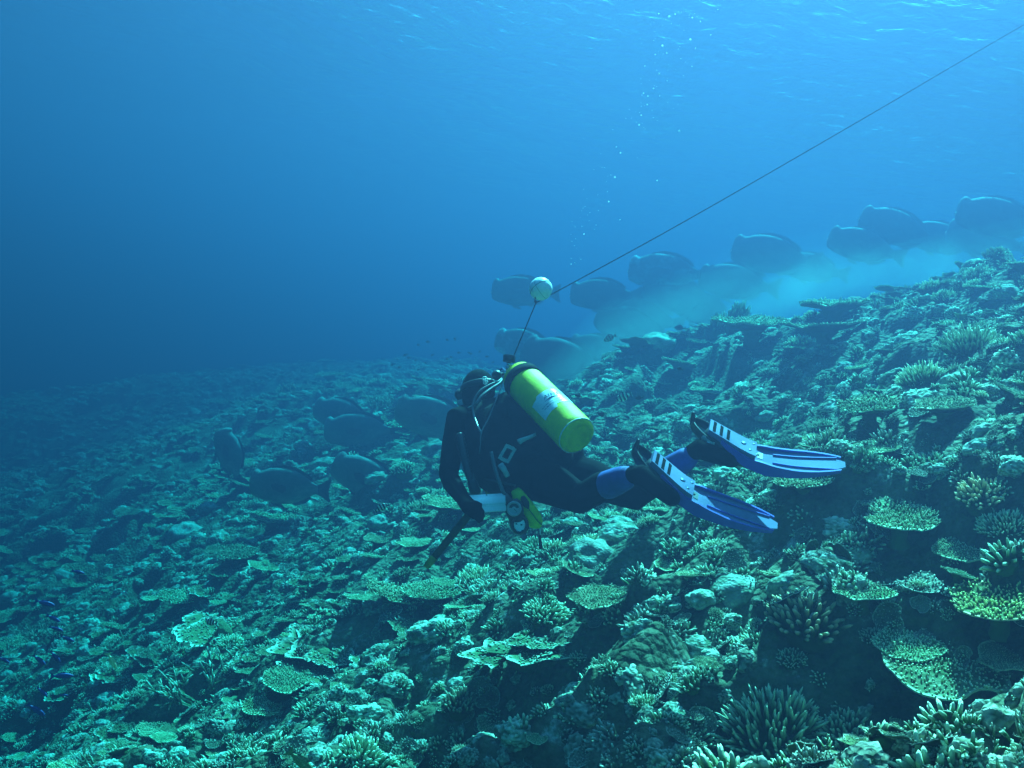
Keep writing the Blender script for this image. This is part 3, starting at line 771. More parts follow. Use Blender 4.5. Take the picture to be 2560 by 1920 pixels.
# ------------------------------------------------------------------ the diver
M_SUIT = mat('black_neoprene', (.004, .005, .005), .95, spec=.03, var=.3, scale=14, bump=.25, bscale=25)
M_BCD = mat('black_nylon', (.006, .007, .007), .9, spec=.06, var=.35, scale=30, bump=.4, bscale=90)
M_RUB = mat('black_rubber', (.015, .015, .015), .45, spec=.45)
M_BLUE = mat('blue_neoprene', (.05, .06, .26), .7, spec=.25, var=.25, scale=20)
M_GREY = mat('grey_plastic', (.30, .34, .36), .4, spec=.5, var=.15)
M_CHROME = mat('chrome', (.85, .86, .88), .16, metal=1.0)
M_WHITE = mat('white_plastic', (.80, .82, .82), .35, spec=.5, var=.06, scale=40)
M_YEL = mat('yellow_paint', (.74, .62, .012), .6, spec=.2, var=.24, scale=13, bump=.12, bscale=120)
M_LIME = mat('lime_fabric', (.50, .62, .02), .6, spec=.3, var=.2, scale=30)
M_FINP = mat('pale_blue_plastic', (.15, .155, .29), .75, spec=.1, var=.06)
M_FINB = mat('blue_plastic', (.11, .085, .42), .6, spec=.15, var=.1)
M_PRINT = mat('dark_blue_print', (.02, .06, .18), .5)
M_HOSE = mat('grey_hose', (.075, .09, .09), .35, spec=.6)
M_STICK = mat('weathered_wood', (.06, .055, .015), .8, var=.6, scale=30, bump=.3)

A = unit(P(1215, 1035, 5.0) - P(1335, 1190, 4.62))       # up the diver's spine
Bk = cvec(.42, .78, -.40); Bk = unit(Bk - A * (Bk @ A))  # out of the back
S = np.cross(A, Bk)
if S @ CR > 0: S = -S                                    # towards the diver's left shoulder
def ring_loft(mb, rings, seg=24):                        # rings: (centre, half width along S, half depth along Bk)
    V = []; F = []; n = len(rings)
    for c, w, d in rings:
        for j in range(seg):
            a = 2 * math.pi * j / seg
            V.append(c + w * math.cos(a) * S + d * math.sin(a) * Bk)
    for i in range(n - 1):
        for j in range(seg):
            k = (j + 1) % seg; F.append((i * seg + j, i * seg + k, (i + 1) * seg + k, (i + 1) * seg + j))
    V += [rings[0][0], rings[-1][0]]; b = n * seg
    for j in range(seg):
        k = (j + 1) % seg; F.append((b, k, j)); F.append((b + 1, (n - 1) * seg + j, (n - 1) * seg + k))
    mb.add(V, F)
def remesh(name, mb, mat_, voxel, parent=None, smooth=6, origin=None):
    """one continuous skin over overlapping body volumes"""
    V, F, T = mb.arrays()
    me = mesh(name, V, F); tmp = bpy.data.objects.new('tmp', me); COL.objects.link(tmp)
    r = tmp.modifiers.new('r', 'REMESH'); r.mode = 'VOXEL'; r.voxel_size = voxel; r.use_smooth_shade = True
    s = tmp.modifiers.new('s', 'SMOOTH'); s.factor = .5; s.iterations = smooth
    dg = bpy.context.evaluated_depsgraph_get(); dg.update()
    out = bpy.data.meshes.new_from_object(tmp.evaluated_get(dg)); out.name = name
    bpy.data.objects.remove(tmp); bpy.data.meshes.remove(me)
    if origin is not None: out.transform(Matrix.Translation((-np.asarray(origin)).tolist()))
    out.polygons.foreach_set('use_smooth', np.ones(len(out.polygons), bool))
    return obj(name, out, mat_, parent)

L_SH = P(1147, 1052, 4.86); L_EL = P(1121, 1185, 4.70); L_WR = P(1158, 1248, 4.43)
R_SH = P(1300, 1040, 5.12); R_EL = P(1300, 1165, 5.10); R_WR = P(1268, 1238, 4.66)
HIP = P(1335, 1190, 4.62)
L_HIP = P(1322, 1192, 4.66); L_KN = P(1452, 1247, 4.40); L_AN = P(1560, 1196, 4.17)
R_HIP = P(1375, 1170, 4.80); R_KN = P(1592, 1240, 4.52); R_AN = P(1712, 1150, 4.36)
HEAD = P(1196, 975, 5.02)
FACE = unit(cvec(-.55, -.30, .72))
def build_diver():
    b = MB()
    ring_loft(b, [(P(1365, 1213, 4.56), .10, .07), (P(1345, 1203, 4.60), .150, .115), (P(1300, 1150, 4.72), .155, .112), (P(1258, 1100, 4.84), .180, .125),
                  (P(1230, 1062, 4.93), .175, .115), (P(1217, 1040, 4.985), .12, .085), (P(1208, 1020, 5.0), .065, .065)])
    b.capsule([P(1212, 1035, 4.99), P(1204, 1005, 5.01), HEAD], [.062, .058, .066], 16)
    side = unit(np.cross(FACE, A)); hu = unit(np.cross(side, FACE)); hu = hu if hu @ A > 0 else -hu
    b.ball(HEAD, FACE * .098, side * .080, hu * .108, 24, 16)
    b.ball(HEAD + FACE * .05 - hu * .06, FACE * .06, side * .055, hu * .06, 16, 10)
    b.capsule([P(1205, 1035, 4.95), L_SH, (L_SH * .55 + L_EL * .45) + cvec(-.004, 0, 0), L_EL, L_EL * .6 + L_WR * .4 + cvec(-.008, 0, 0), L_WR], [.075, .072, .056, .047, .045, .033], 16)
    b.capsule([P(1235, 1035, 5.05), R_SH, R_EL, R_WR], [.075, .07, .05, .034], 16)
    b.capsule([L_HIP, L_HIP * .5 + L_KN * .5 + cvec(0, .01, 0), L_KN, L_KN * .5 + L_AN * .5 + cvec(0, .01, 0), L_AN], [.105, .095, .068, .066, .045], 18)
    b.capsule([L_HIP, R_HIP, P(1415, 1140, 4.72)], [.10, .11, .09], 16)
    b.capsule([R_HIP, R_HIP * .5 + R_KN * .5 + cvec(0, .01, 0), R_KN, R_KN * .55 + R_AN * .45, R_AN], [.105, .092, .066, .06, .045], 18)
    b.capsule([L_AN, P(1598, 1186, 4.15), P(1680, 1245, 4.10)], [.047, .047, .036], 14)
    b.capsule([R_AN, P(1745, 1122, 4.37), P(1830, 1150, 4.32)], [.046, .047, .036], 14)
    # left hand: palm, four fingers curled over the slate edge, thumb
    pc = P(1172, 1266, 4.37); b.capsule([L_WR, pc], [.033, .037], 12)
    fd = unit(cvec(.75, -.35, -.1)); dn = unit(cvec(-.2, -.8, .1))
    for k, (ln, o) in enumerate([(.062, -.030), (.070, -.010), (.066, .010), (.052, .028)]):
        s0 = pc + dn * o * .9 + cvec(.012, -.012, -.01)
        b.capsule([s0, s0 + fd * ln * .5 + cvec(0, 0, -.014), s0 + fd * ln * .85 + cvec(.0, -.012, .0)], [.0115, .0105, .0085], 8)
    b.capsule([pc + cvec(0, .012, -.02), pc + cvec(.03, .022, -.032), pc + cvec(.055, .012, -.03)], [.013, .0115, .009], 8)
    # right hand on the far end of the slate
    pr = P(1256, 1256, 4.50); b.capsule([R_WR, pr], [.034, .036], 12)
    for k, o in enumerate((-.028, -.009, .010, .027)):
        s0 = pr + cvec(-.02, o * .8, -.01); b.capsule([s0, s0 + cvec(-.03, -.004, -.02), s0 + cvec(-.05, -.006, -.012)], [.0115, .0105, .0085], 8)
    b.capsule([pr + cvec(0, .02, -.015), pr + cvec(-.035, .03, -.03)], [.013, .009], 8)
    o = HIP
    d = remesh('person', b, M_SUIT, .0068, None, 5, o); d.location = o
    tag(d, 'diver in a black hooded wetsuit swimming away with a slate in the hands', 'person')
    def part(name, mb, m, smooth=True): return mb.build(name, m, d, smooth, origin=o)
    # buoyancy jacket
    j = MB()
    ring_loft(j, [(P(1338, 1192, 4.63) + Bk * .01, .150, .135), (P(1318, 1170, 4.68) - Bk * .02, .178, .160), (P(1285, 1142, 4.76) - Bk * .045, .190, .180), (P(1262, 1110, 4.83) - Bk * .03, .195, .165),
                  (P(1240, 1075, 4.90), .190, .145), (P(1226, 1050, 4.95), .165, .125), (P(1216, 1036, 4.98), .11, .10)], 28)
    j.capsule([P(1272, 1020, 4.93), P(1335, 1085, 4.76), P(1392, 1140, 4.62)], [.085, .10, .08], 16)
    j.capsule([P(1262, 1185, 4.70), P(1222, 1165, 4.80), P(1212, 1130, 4.86)], [.05, .075, .05], 14)
    bc = remesh('jacket', j, M_BCD, .010, d, 3, o)
    bc['label'] = 'black buoyancy jacket'
    # blue panels round the ankles
    for kn, an in ((L_KN, L_AN), (R_KN, R_AN)):
        g = MB(); a, c = kn * .48 + an * .52 + cvec(0, .006, 0), an + unit(an - kn) * .012
        g.tube([a, a * .75 + c * .25, a * .4 + c * .6, c, c + unit(an - kn) * .03], [.055, .062, .059, .051, .040], 24)
        part('gaiter', g, M_BLUE)['label'] = 'blue ankle panel of the wetsuit'
    # mask and its strap
    mk = MB(); mk.ball(HEAD + FACE * .098 - hu * .0, FACE * .032, side * .078, hu * .045, 18, 10); part('mask', mk, M_RUB)
    st = MB(); ang = np.linspace(0, 2 * np.pi, 40)
    st.tube([HEAD + math.cos(a) * FACE * .101 + math.sin(a) * side * .083 + hu * .012 for a in ang], .016, 8, False, .22, side=hu)
    part('mask_strap', st, M_RUB)
    mb_ = MB(); mb_.box(P(1151, 1011, 4.95), cvec(.012, .004, 0), cvec(-.006, .022, 0), cvec(0, 0, .012)); part('mask_buckle', mb_, M_GREY)
    # two rings of the hood badge
    for nm, (px, py, dd) in {'a': (1211.5, 947, 0), 'b': (1213.5, 956, 0)}.items():
        c = P(px, py, 4.925); n = unit(-c); x = unit(CR - n * (CR @ n)); y = np.cross(n, x)
        # sit it on the hood
        g = MB(); g.tube([c + (math.cos(a) * x * .0105 + math.sin(a) * y * .0095) for a in np.linspace(0, 2 * np.pi, 25)], .0028, 6, False)
        g.tube([c + (math.cos(a) * x * .0035 + math.sin(a) * y * .003) for a in (np.linspace(0, 2 * np.pi, 13) if nm == 'a' else np.linspace(.6, 5.2, 13))], .002, 5, False)
        if nm == 'b': g.tube([c + x * .0005 - y * .002, c + x * .004 - y * .002], .002, 5)
        part('hood_badge', g, M_WHITE)
    # buckles and straps on the jacket
    c = P(1268, 1134, 4.525); ux = unit(cvec(.50, .86, .15)); uy = unit(cvec(.86, -.45, .2))
    g = MB()
    for q in (-1, 1):
        g.box(c + uy * q * .021, ux * .038, uy * .007, cvec(0, 0, .005)); g.box(c + ux * q * .032, ux * .008, uy * .016, cvec(0, 0, .0046))
    part('buckle', g, M_GREY, False)
    g = MB(); g.tube(spline([P(1296, 1106, 4.52), P(1306, 1100, 4.52), P(1322, 1094, 4.53), P(1340, 1086, 4.55)], 8), [.014, .011, .009, .008], 8, True, .3, side=cvec(0, 1, 0)); part('strap', g, M_GREY)
    g = MB(); g.tube(spline([P(1250, 1160, 4.50), P(1260, 1174, 4.49), P(1270, 1192, 4.50)], 8), [.014] * 4 + [.012] * 4, 8, True, .3, side=cvec(1, .3, 0)); part('strap', g, M_GREY)
    # corrugated inflator hose that hangs from the left shoulder
    g = MB(); pts = spline([P(1150, 1085, 4.72), P(1160, 1140, 4.66), P(1172, 1185, 4.63), P(1184, 1215, 4.62)], 40)
    g.tube(pts, .017 + .0035 * (np.arange(40) % 2), 12); part('inflator_hose', g, M_RUB)
    g = MB(); g.capsule([P(1181, 1207, 4.62), P(1188, 1228, 4.62)], [.024, .027], 12); part('inflator_mouthpiece', g, M_RUB)
    return d
build_diver()

def build_tank():
    bot = P(1445, 1092, 4.45); topc = P(1284, 930, 4.92); ax = unit(topc - bot); r = .092
    H = .62
    root = empty('scuba_tank', bot.tolist(), 'yellow scuba tank with a white label strapped to the back of the diver', 'scuba tank')
    def part(n, mb, m, sm=True): return mb.build(n, m, root, sm, origin=bot)
    cy = MB()
    prof = [(-.004, 0.0), (-.004, .052), (-.0035, .058), (-.008, .064), (-.006, .074), (.004, .084), (.018, .0905), (.035, r)]
    prof += [(h, r) for h in np.linspace(.06, H - .09, 8)]
    prof += [(H - .09 + .085 * math.sin(t), .024 + (r - .024) * math.cos(t)) for t in np.linspace(.15, 1.5, 9)] + [(H + .01, .024), (H + .012, 0)]
    cy.lathe(bot, ax, prof, 64); part('cylinder', cy, M_YEL)
    rim = MB(); x = unit(CU - ax * (CU @ ax)); y = np.cross(ax, x)
    rim.tube([bot + ax * .012 + (r - .0035) * (math.cos(a) * x + math.sin(a) * y) for a in np.linspace(0, 2 * np.pi, 49)], .0035, 6, False)
    part('rim', rim, mat('pale_worn_paint', (.62, .66, .50), .4))
    bd = MB(); bd.lathe(bot, ax, [(H - .135, r + .0005), (H - .134, r + .005), (H - .082, r + .005), (H - .081, r - .003)], 64); part('strap', bd, M_BCD)
    bd = MB(); bd.lathe(bot, ax, [(H - .30, r + .0004), (H - .299, r + .0035), (H - .297, r + .0035), (H - .296, r)], 64)
    # white paper label wrapped on the side that faces us
    view = unit(-(bot + ax * .25)); vx = unit(view - ax * (view @ ax)); vy = np.cross(ax, vx)
    if vy @ CR < 0: vy = -vy
    def on(h, a, k=0.0): return bot + ax * h + (r + k) * (math.cos(a) * vx + math.sin(a) * vy)
    lb = MB(); nh, na = 6, 22; V = []; F = []
    H0, H1, A0, A1 = .140, .280, -.60, 1.6
    for i in range(nh):
        for j in range(na):
            a = A0 + (A1 - A0) * j / (na - 1); f = i / (nh - 1)
            lo = H0 + (.022 if a > .42 else 0); hi = H1 - (.012 if a < -.12 else 0)
            V.append(on(lo + (hi - lo) * f, a, .0012))
    for i in range(nh - 1):
        for j in range(na - 1): F.append((i * na + j, i * na + j + 1, (i + 1) * na + j + 1, (i + 1) * na + j))
    lb.add(V, F); lab = part('label', lb, M_WHITE)
    # print on the label: letters bent round the cylinder
    def text(s, h, a0, size, slant=0.0):
        cu = bpy.data.curves.new('lettering', 'FONT'); cu.body = s; cu.size = size; cu.resolution_u = 2; cu.extrude = 0
        cu.shear = slant; cu.space_character = 1.1; cu.offset = size * .012
        to = bpy.data.objects.new('tmp', cu); COL.objects.link(to)
        dg = bpy.context.evaluated_depsgraph_get(); dg.update()
        me = bpy.data.meshes.new_from_object(to.evaluated_get(dg)); bpy.data.objects.remove(to); bpy.data.curves.remove(cu)
        co = np.array([v.co[:] for v in me.vertices])
        new = np.array([on(h + q[1], a0 + q[0] / r, .0022) - bot for q in co])
        me.vertices.foreach_set('co', new.ravel()); me.update(); me.name = 'lettering'
        o = obj('lettering', me, M_PRINT, lab); o['kind'] = 'thing'; return o
    text('AIMS', .226, .10, .034, .3)
    text('AUSTRALIAN INSTITUTE', .190, -.30, .0105)
    text('OF MARINE SCIENCE', .174, -.24, .0105)
    sw = MB(); pts = [on(.2130 + .005 * math.sin(3.0 * t), .05 + .8 * t, .0022) for t in np.linspace(0, 1, 14)]
    sw.tube(pts, [.0004 + .0022 * math.sin(math.pi * t) for t in np.linspace(0, 1, 14)], 6); sw.build('swoosh', M_PRINT, lab, True, origin=bot)
    # valve, knob, first stage
    tp = bot + ax * H; v = MB(); v.tube([tp, tp + ax * .045], .021, 14); v.ball(tp + ax * .045, .024, seg=12, rings=8); part('valve', v, M_CHROME)
    k0 = P(1273, 897, 4.93); k = MB(); kd = unit(cvec(.1, .95, .1))
    k.tube([k0 - kd * .018, k0 - kd * .016, k0 + kd * .016, k0 + kd * .02], [.02, .03, .031, .024], 14); part('valve_knob', k, M_RUB)
    k = MB(); k.tube([tp + ax * .045, k0 - kd * .018], [.013, .012], 10); part('valve_stem', k, M_CHROME)
    return root, tp, ax, bot
TANK, TP, TAX, TBOT = build_tank()

def build_regulator():
    c = P(1263, 934, 4.99)
    root = empty('regulator', c.tolist(), 'regulator first stage with grey hoses looped over the left shoulder', 'regulator')
    def part(n, mb, m, sm=True): return mb.build(n, m, root, sm, origin=c)
    b = MB(); d = unit(cvec(-.85, -.5, .1)); b.tube([c - d * .03, c - d * .028, c + d * .015, c + d * .017, c + d * .04], [.018, .024, .024, .019, .017], 16); part('first_stage', b, M_CHROME)
    b = MB(); b.ball(P(1242, 938, 4.96), .026, seg=14, rings=9); part('cap', b, M_RUB)
    def hose(pts, r, m): h = MB(); h.tube(spline(pts, 40), r, 10); return part('hose', h, m)
    hose([c, P(1248, 952, 4.93), P(1225, 962, 4.89), P(1200, 978, 4.85), P(1184, 1004, 4.82), P(1183, 1030, 4.78), P(1192, 1060, 4.70), P(1203, 1082, 4.62)], .0062, M_HOSE)
    hose([c, P(1250, 957, 4.92), P(1228, 972, 4.87), P(1205, 990, 4.82), P(1189, 1012, 4.80), P(1170, 1022, 4.85), P(1158, 1022, 4.93)], .0085, M_HOSE)
    hose([c, P(1252, 968, 4.90), P(1240, 1000, 4.79), P(1222, 1045, 4.70), P(1204, 1080, 4.62), P(1201, 1110, 4.585), P(1199, 1135, 4.57)], .0032, M_HOSE)
    hose([c, P(1256, 922, 5.0), P(1248, 930, 5.02), P(1236, 948, 5.04)], .006, M_BLUE)
build_regulator()

def build_console():
    o = P(1285, 1272, 4.42)
    root = empty('gauge_console', o.tolist(), 'black console of two round dive gauges dangling on a hose below the diver', 'gauge')
    def part(n, mb, m, sm=True, par=None): return mb.build(n, m, par or root, sm, origin=o)
    h = MB(); h.tube(spline([P(1228, 1130, 4.53), P(1236, 1165, 4.50), P(1248, 1205, 4.46), P(1262, 1238, 4.44), P(1272, 1256, 4.43)], 30), .0085, 10); part('hose', h, M_HOSE)
    h = MB(); h.tube([P(1262, 1236, 4.44), P(1275, 1258, 4.43)], [.014, .019], 10); part('hose_grip', h, M_RUB)
    b = MB(); dn = unit(P(1303, 1325, 4.46) - P(1281, 1255, 4.42)); sd = unit(np.cross(dn, CF))
    b.tube([P(1279, 1250, 4.43), P(1283, 1262, 4.425), P(1286, 1276, 4.425), P(1291, 1291, 4.43), P(1298, 1310, 4.44), P(1304, 1326, 4.45), P(1307, 1334, 4.455)],
           [.026, .042, .043, .036, .043, .037, .018], 24, True, .42, side=sd)
    boot = part('boot', b, M_RUB)
    for px, py, dd, rr in ((1285, 1272, 4.402, .033), (1299, 1312, 4.418, .036)):
        c = P(px, py, dd); n = unit(-c + cvec(0, .25, 0)); x = unit(CR - n * (CR @ n)); y = np.cross(n, x)
        el = 1.0 if py < 1300 else 1.15
        f = MB(); V = [c + n * .001] + [c + rr * .72 * (math.cos(a) * x + el * math.sin(a) * y) for a in np.linspace(0, 2 * np.pi, 29)[:-1]]
        f.add(V, [(0, i + 1, (i + 1) % 28 + 1) for i in range(28)])
        face = part('gauge_face', f, M_WHITE if py > 1300 else M_GREY)
        b = MB(); b.tube([c + n * .002 + rr * .86 * (math.cos(a) * x + el * math.sin(a) * y) for a in np.linspace(0, 2 * np.pi, 29)], rr * .17, 8, False); part('bezel', b, M_GREY if py < 1300 else M_RUB)
        if py > 1300:
            for dx, dy in ((-.014, .004), (.008, .0), (.012, -.026)):
                b = MB(); q = c + x * dx + y * dy + n * .002; b.box(q, x * .004, y * .003, n * .0012); part('gauge_mark', b, M_RUB, False)
        else:
            b = MB(); b.add([c + n * .0022 + rr * (math.cos(a) * x + math.sin(a) * y) * k for k in (.3, .7) for a in np.linspace(.2, 2.9, 14)], [(i, i + 1, 15 + i, 14 + i) for i in range(13)]); part('gauge_arc', b, M_RUB)
            b = MB(); b.tube([c + n * .003, c + n * .003 + x * .012 - y * .012], .0016, 5); part('needle', b, M_RUB)
build_console()

def build_marker():
    o = P(1320, 1270, 4.50)
    root = empty('marker_buoy', o.tolist(), 'lime yellow rolled marker buoy with a pointed end hanging below the diver', 'buoy')
    def part(n, mb, m, sm=True): return mb.build(n, m, root, sm, origin=o)
    pts = spline([P(1288, 1225, 4.53), P(1300, 1246, 4.51), P(1318, 1275, 4.49), P(1338, 1303, 4.48), P(1352, 1318, 4.48)], 16)
    b = MB(); b.tube(pts, [.022, .026, .029, .032, .034, .036, .038, .040, .041, .041, .040, .038, .034, .028, .019, .006], 16, True, .5, side=unit(cvec(.8, .5, 0))); part('pouch', b, M_LIME)
    b = MB(); b.tube(pts[5:] + cvec(.004, .012, -.018), .003, 6); part('seam', b, mat('olive_piping', (.16, .2, .02), .6))
    b = MB(); b.tube(spline([P(1306, 1240, 4.47), P(1313, 1256, 4.46), P(1321, 1272, 4.455)], 8), [.006, .012, .015, .016, .016, .014, .010, .004], 10, True, .3, side=unit(cvec(.8, .5, 0))); part('dark_patch', b, M_RUB)
    b = MB(); b.tube(spline([P(1352, 1318, 4.48), P(1350, 1328, 4.48), P(1351, 1338, 4.48)], 8), .003, 6); part('cord', b, M_WHITE)
    b = MB(); b.tube([P(1351, 1337, 4.48), P(1350, 1352, 4.48), P(1352, 1366, 4.48), P(1352, 1372, 4.48)], [.005, .006, .009, .009], 8); part('clip', b, M_RUB)
build_marker()

def build_slate():
    o = P(1216, 1260, 4.42)
    root = empty('writing_slate', o.tolist(), 'white curved writing slate held in both hands under the chest of the diver', 'slate')
    x = unit(P(1258, 1257, 4.42) - P(1174, 1262, 4.42)); up = CU * .75 + CF * .66; up = unit(up - x * (up @ x)); dep = np.cross(x, up); dep = dep if dep @ CF > 0 else -dep
    def sheet(y0, y1, bulge, L=.086, th=.004):
        y0, y1 = y0 * 1.2, y1 * 1.2
        V = []; n = 12
        for k in (0, 1):
            for i in range(n):
                f = i / (n - 1); y = y0 + (y1 - y0) * f; z = (-bulge * math.sin(math.pi * min(1, .35 + f * .65)) if bulge else -.0267 * (.75 + .25 * f)) + k * th
                for sgn in (-1, 1): V.append(o + x * sgn * (L - .004 * (f > .9)) + up * y + dep * z)
        F = []
        for k in (0, 1):
            for i in range(n - 1):
                q = (k * 2 * n + 2 * i, k * 2 * n + 2 * i + 1, k * 2 * n + 2 * i + 3, k * 2 * n + 2 * i + 2); F.append(q if k else q[::-1])
        m = 2 * n
        for i in range(n - 1):
            for s in (0, 1):
                q = (2 * i + s, 2 * i + 2 + s, m + 2 * i + 2 + s, m + 2 * i + s); F.append(q if s == 0 else q[::-1])
        F += [(0, 1, m + 1, m), (2 * n - 2, m + 2 * n - 2, m + 2 * n - 1, 2 * n - 1)]
        return V, F
    V, F = sheet(-.020, .044, .030); b = MB().add(V, F); b.build('panel', M_WHITE, root, True, origin=o)
    V, F = sheet(-.046, -.0212, 0); b = MB().add(V, F); b.build('strip', M_WHITE, root, True, origin=o)
    for px, py in ((1217, 1237.5), (1233, 1250)):
        b = MB(); b.ball(P(px, py, 4.40), .0028, seg=8, rings=6); b.build('rivet', M_RUB, root, True, origin=o)
    b = MB(); b.tube([P(1212, 1197, 4.56), P(1288, 1214, 4.50)], [.002, .0055], 8); tag(b.build('pencil', M_RUB), 'thin dark pencil hanging across the hose under the jacket of the diver', 'pencil')
    # the stick in the left hand
    a, c = P(1181, 1276, 4.42), P(1065, 1418, 4.36); ln = unit(c - a); sd = unit(np.cross(ln, CF))
    b = MB(); b.tube([a - ln * .03, a, a * .5 + c * .5, c - ln * .01, c], [.016, .018, .017, .0155, .012], 12, True, .35, side=sd)
    s = b.build('stick', M_STICK, origin=a); s.location = a
    tag(s, 'flat dark measuring stick held in the left hand of the diver pointing down', 'stick')
    b = MB(); q = c - ln * .055; b.tube([q, q + ln * .03, c + ln * .002], [.0172, .0168, .0125], 12, True, .4, side=sd); b.build('tip', mat('olive_tape', (.22, .26, .01), .6, var=.5), s, origin=a)
    # orange-brown tag behind the slate
    b = MB(); c = P(1224, 1222, 4.86); b.box(c, cvec(.022, .016, 0), cvec(-.008, .011, .0), cvec(0, 0, .003)); b.box(c + cvec(.004, -.012, .012), cvec(.02, .015, 0), cvec(-.005, .007, 0), cvec(0, 0, .003))
    tag(b.build('survey_tag', mat('amber_plastic', (.45, .30, .03), .5, var=.5), smooth=False), 'small amber tag showing between the slate and the jacket of the diver', 'tag')
build_slate()

def build_fin(line, aw, cz, label, strap_at, ankle):
    """line: centre-line points heel, toe, mid, tip (3D); aw: how far the width leans into view"""
    pts = spline(line, 40); D = unit(line[-1] - line[0]); nimg = np.array(CU - D * (CU @ D)); nimg = unit(nimg)
    Wd = aw * nimg + cz * CF; Wd = unit(Wd - D * (Wd @ D))
    T = np.gradient(pts, axis=0); T /= np.linalg.norm(T, axis=1)[:, None]
    Nn = np.array([unit(np.cross(t, Wd)) for t in T]); Nn = np.array([n if n @ CU > 0 else -n for n in Nn])
    t = np.linspace(0, 1, 40)
    o = np.asarray(line[0]); root = empty('swim_fin', o.tolist(), label, 'swim fin')
    def part(n, mb, m, sm=True, par=None): return mb.build(n, m, par or root, sm, origin=o)
    def strip(i0, i1, w0, w1, n0, n1):           # block between width / normal offsets (functions of index)
        mb = MB(); V = []; F = []
        for i in range(i0, i1):
            for w, n in ((w0(i), n0(i)), (w1(i), n0(i)), (w1(i), n1(i)), (w0(i), n1(i))): V.append(pts[i] + Wd * w + Nn[i] * n)
        for i in range(i1 - i0 - 1):
            for k in range(4): F.append((4 * i + k, 4 * i + (k + 1) % 4, 4 * i + 4 + (k + 1) % 4, 4 * i + 4 + k))
        F += [(3, 2, 1, 0), tuple(4 * (i1 - i0 - 1) + k for k in range(4))]
        return mb.add(V, F)
    toe = 15
    hw = lambda i: (.050 + .012 * t[i] / .38) if i < toe else .062 + (.090 - .062) * ((t[i] - t[toe]) / (1 - t[toe])) ** .8
    # blade web
    tipcut = lambda i: 1.0 if i < 29 else 1.0 - .008 * (i - 28) ** 1.9
    part('blade', strip(toe - 1, 40, lambda i: -hw(i) * tipcut(i) * .93, lambda i: hw(i) * tipcut(i) * .93, lambda i: -.010, lambda i: -.003), M_FINP, False)
    for sg in (-1, 1):
        rl = strip(4, 39, (lambda i: sg * hw(i) * (.3 + .7 * tipcut(i)) - .005), (lambda i: sg * hw(i) * (.3 + .7 * tipcut(i)) + .005),
                   (lambda i: -.008 - .038 * sstep(2, 12, i) * (1.0 if i < toe + 4 else (1 - (t[i] - t[toe + 4]) / (1 - t[toe + 4])) ** .8)), (lambda i: .002 + .018 * sstep(toe - 3, toe + 3, i) * (1 - t[i]) ** .9))
        part('rail', rl, M_FINB, False)
    for w in (-.03, .03):
        part('rib', strip(20 + int(abs(w) * 60), 38, lambda i: w * (.5 + t[i]) - .0025, lambda i: w * (.5 + t[i]) + .0025, lambda i: -.004, lambda i: .003), M_FINB, False)
    part('blade_slot_insert', strip(toe, toe + 3, lambda i: -.022, lambda i: .022, lambda i: -.004, lambda i: -.0015), M_RUB, False)  # dark strip in place of the shade inside an opening
    # sole plate; dark inserts stand in for the shade inside slots and holes
    part('sole_plate', strip(0, toe, lambda i: -hw(i) * .9, lambda i: hw(i) * (.9), lambda i: -.012, lambda i: .012 + .012 * (i / toe)), M_FINP, False)
    for i in (1, 3, 5):
        q = pts[i] * .55 + pts[i + 1] * .45
        mb = MB(); mb.box(q + Nn[i] * (.0118 + .012 * (i + .45) / toe), Wd * .040, T[i] * .0080, Nn[i] * .0012); part('slot_insert', mb, M_SUIT, False)
    for i, w, r_ in ((10, .004, .0120), (12, -.026, .0065), (13, .030, .0065)):
        mb = MB(); mb.tube([pts[i] + Wd * w + Nn[i] * .006, pts[i] + Wd * w + Nn[i] * (.0128 + .012 * i / toe)], r_, 14, side=Wd); part('hole_insert', mb, M_PRINT)
    # foot pocket below the plate
    mb = MB(); k = np.arange(0, toe + 2); mb.tube([pts[i] - Nn[i] * (.058 - .020 * i / toe) for i in k], [(.058 - .020 * (i / toe) ** 1.5) * (.8 if i == 0 else 1) for i in k], 18, True, 1.0, side=Wd); part('foot_pocket', mb, M_RUB)
    mb = MB(); mb.box(pts[3] - Nn[3] * .062 - Wd * .047, T[3] * .022, Nn[3] * .014, Wd * .004); part('pocket_patch', mb, M_FINP, False)
    # heel strap with buckles
    hb = pts[0] - T[0] * .075 - Nn[0] * .045; lp = []
    for a in np.linspace(-1.57, 1.57, 17): lp.append(pts[2] - Nn[2] * .040 - T[0] * (.115 * math.cos(a)) + Wd * .058 * math.sin(a) + Nn[0] * .01 * math.cos(a))
    mb = MB(); mb.tube(lp, .022, 8, True, .28, side=Nn[0]); part('heel_strap', mb, M_RUB)
    mb = MB(); q = pts[0] - T[0] * .078 - Nn[0] * .03; mb.capsule([q, q + Nn[0] * .045 - T[0] * .012], [.014, .008], 8); part('pull_tab', mb, M_RUB)
    for sg in (-1, 1):
        q = pts[1] - Nn[1] * .034 + Wd * sg * .060
        mb = MB(); mb.box(q, T[1] * .028, Nn[1] * .010, Wd * .006); mb.ball(q - T[1] * .026, T[1] * .014, Nn[1] * .016, Wd * .009, 10, 6); bk = part('buckle', mb, M_GREY)
        mb = MB(); mb.tube([q + Wd * sg * .007 - T[1] * .012, q + Wd * sg * .007 + T[1] * .018], .006, 8, True, .5, side=Wd); part('buckle_tongue', mb, M_CHROME, par=bk)
    return root
build_fin([P(1630, 1143, 4.20), P(1722, 1226, 4.13), P(1805, 1266, 4.13), P(1945, 1313, 4.20)], .52, .85, 'near blue swim fin, the lower one, on the left foot of the diver', None, L_AN)
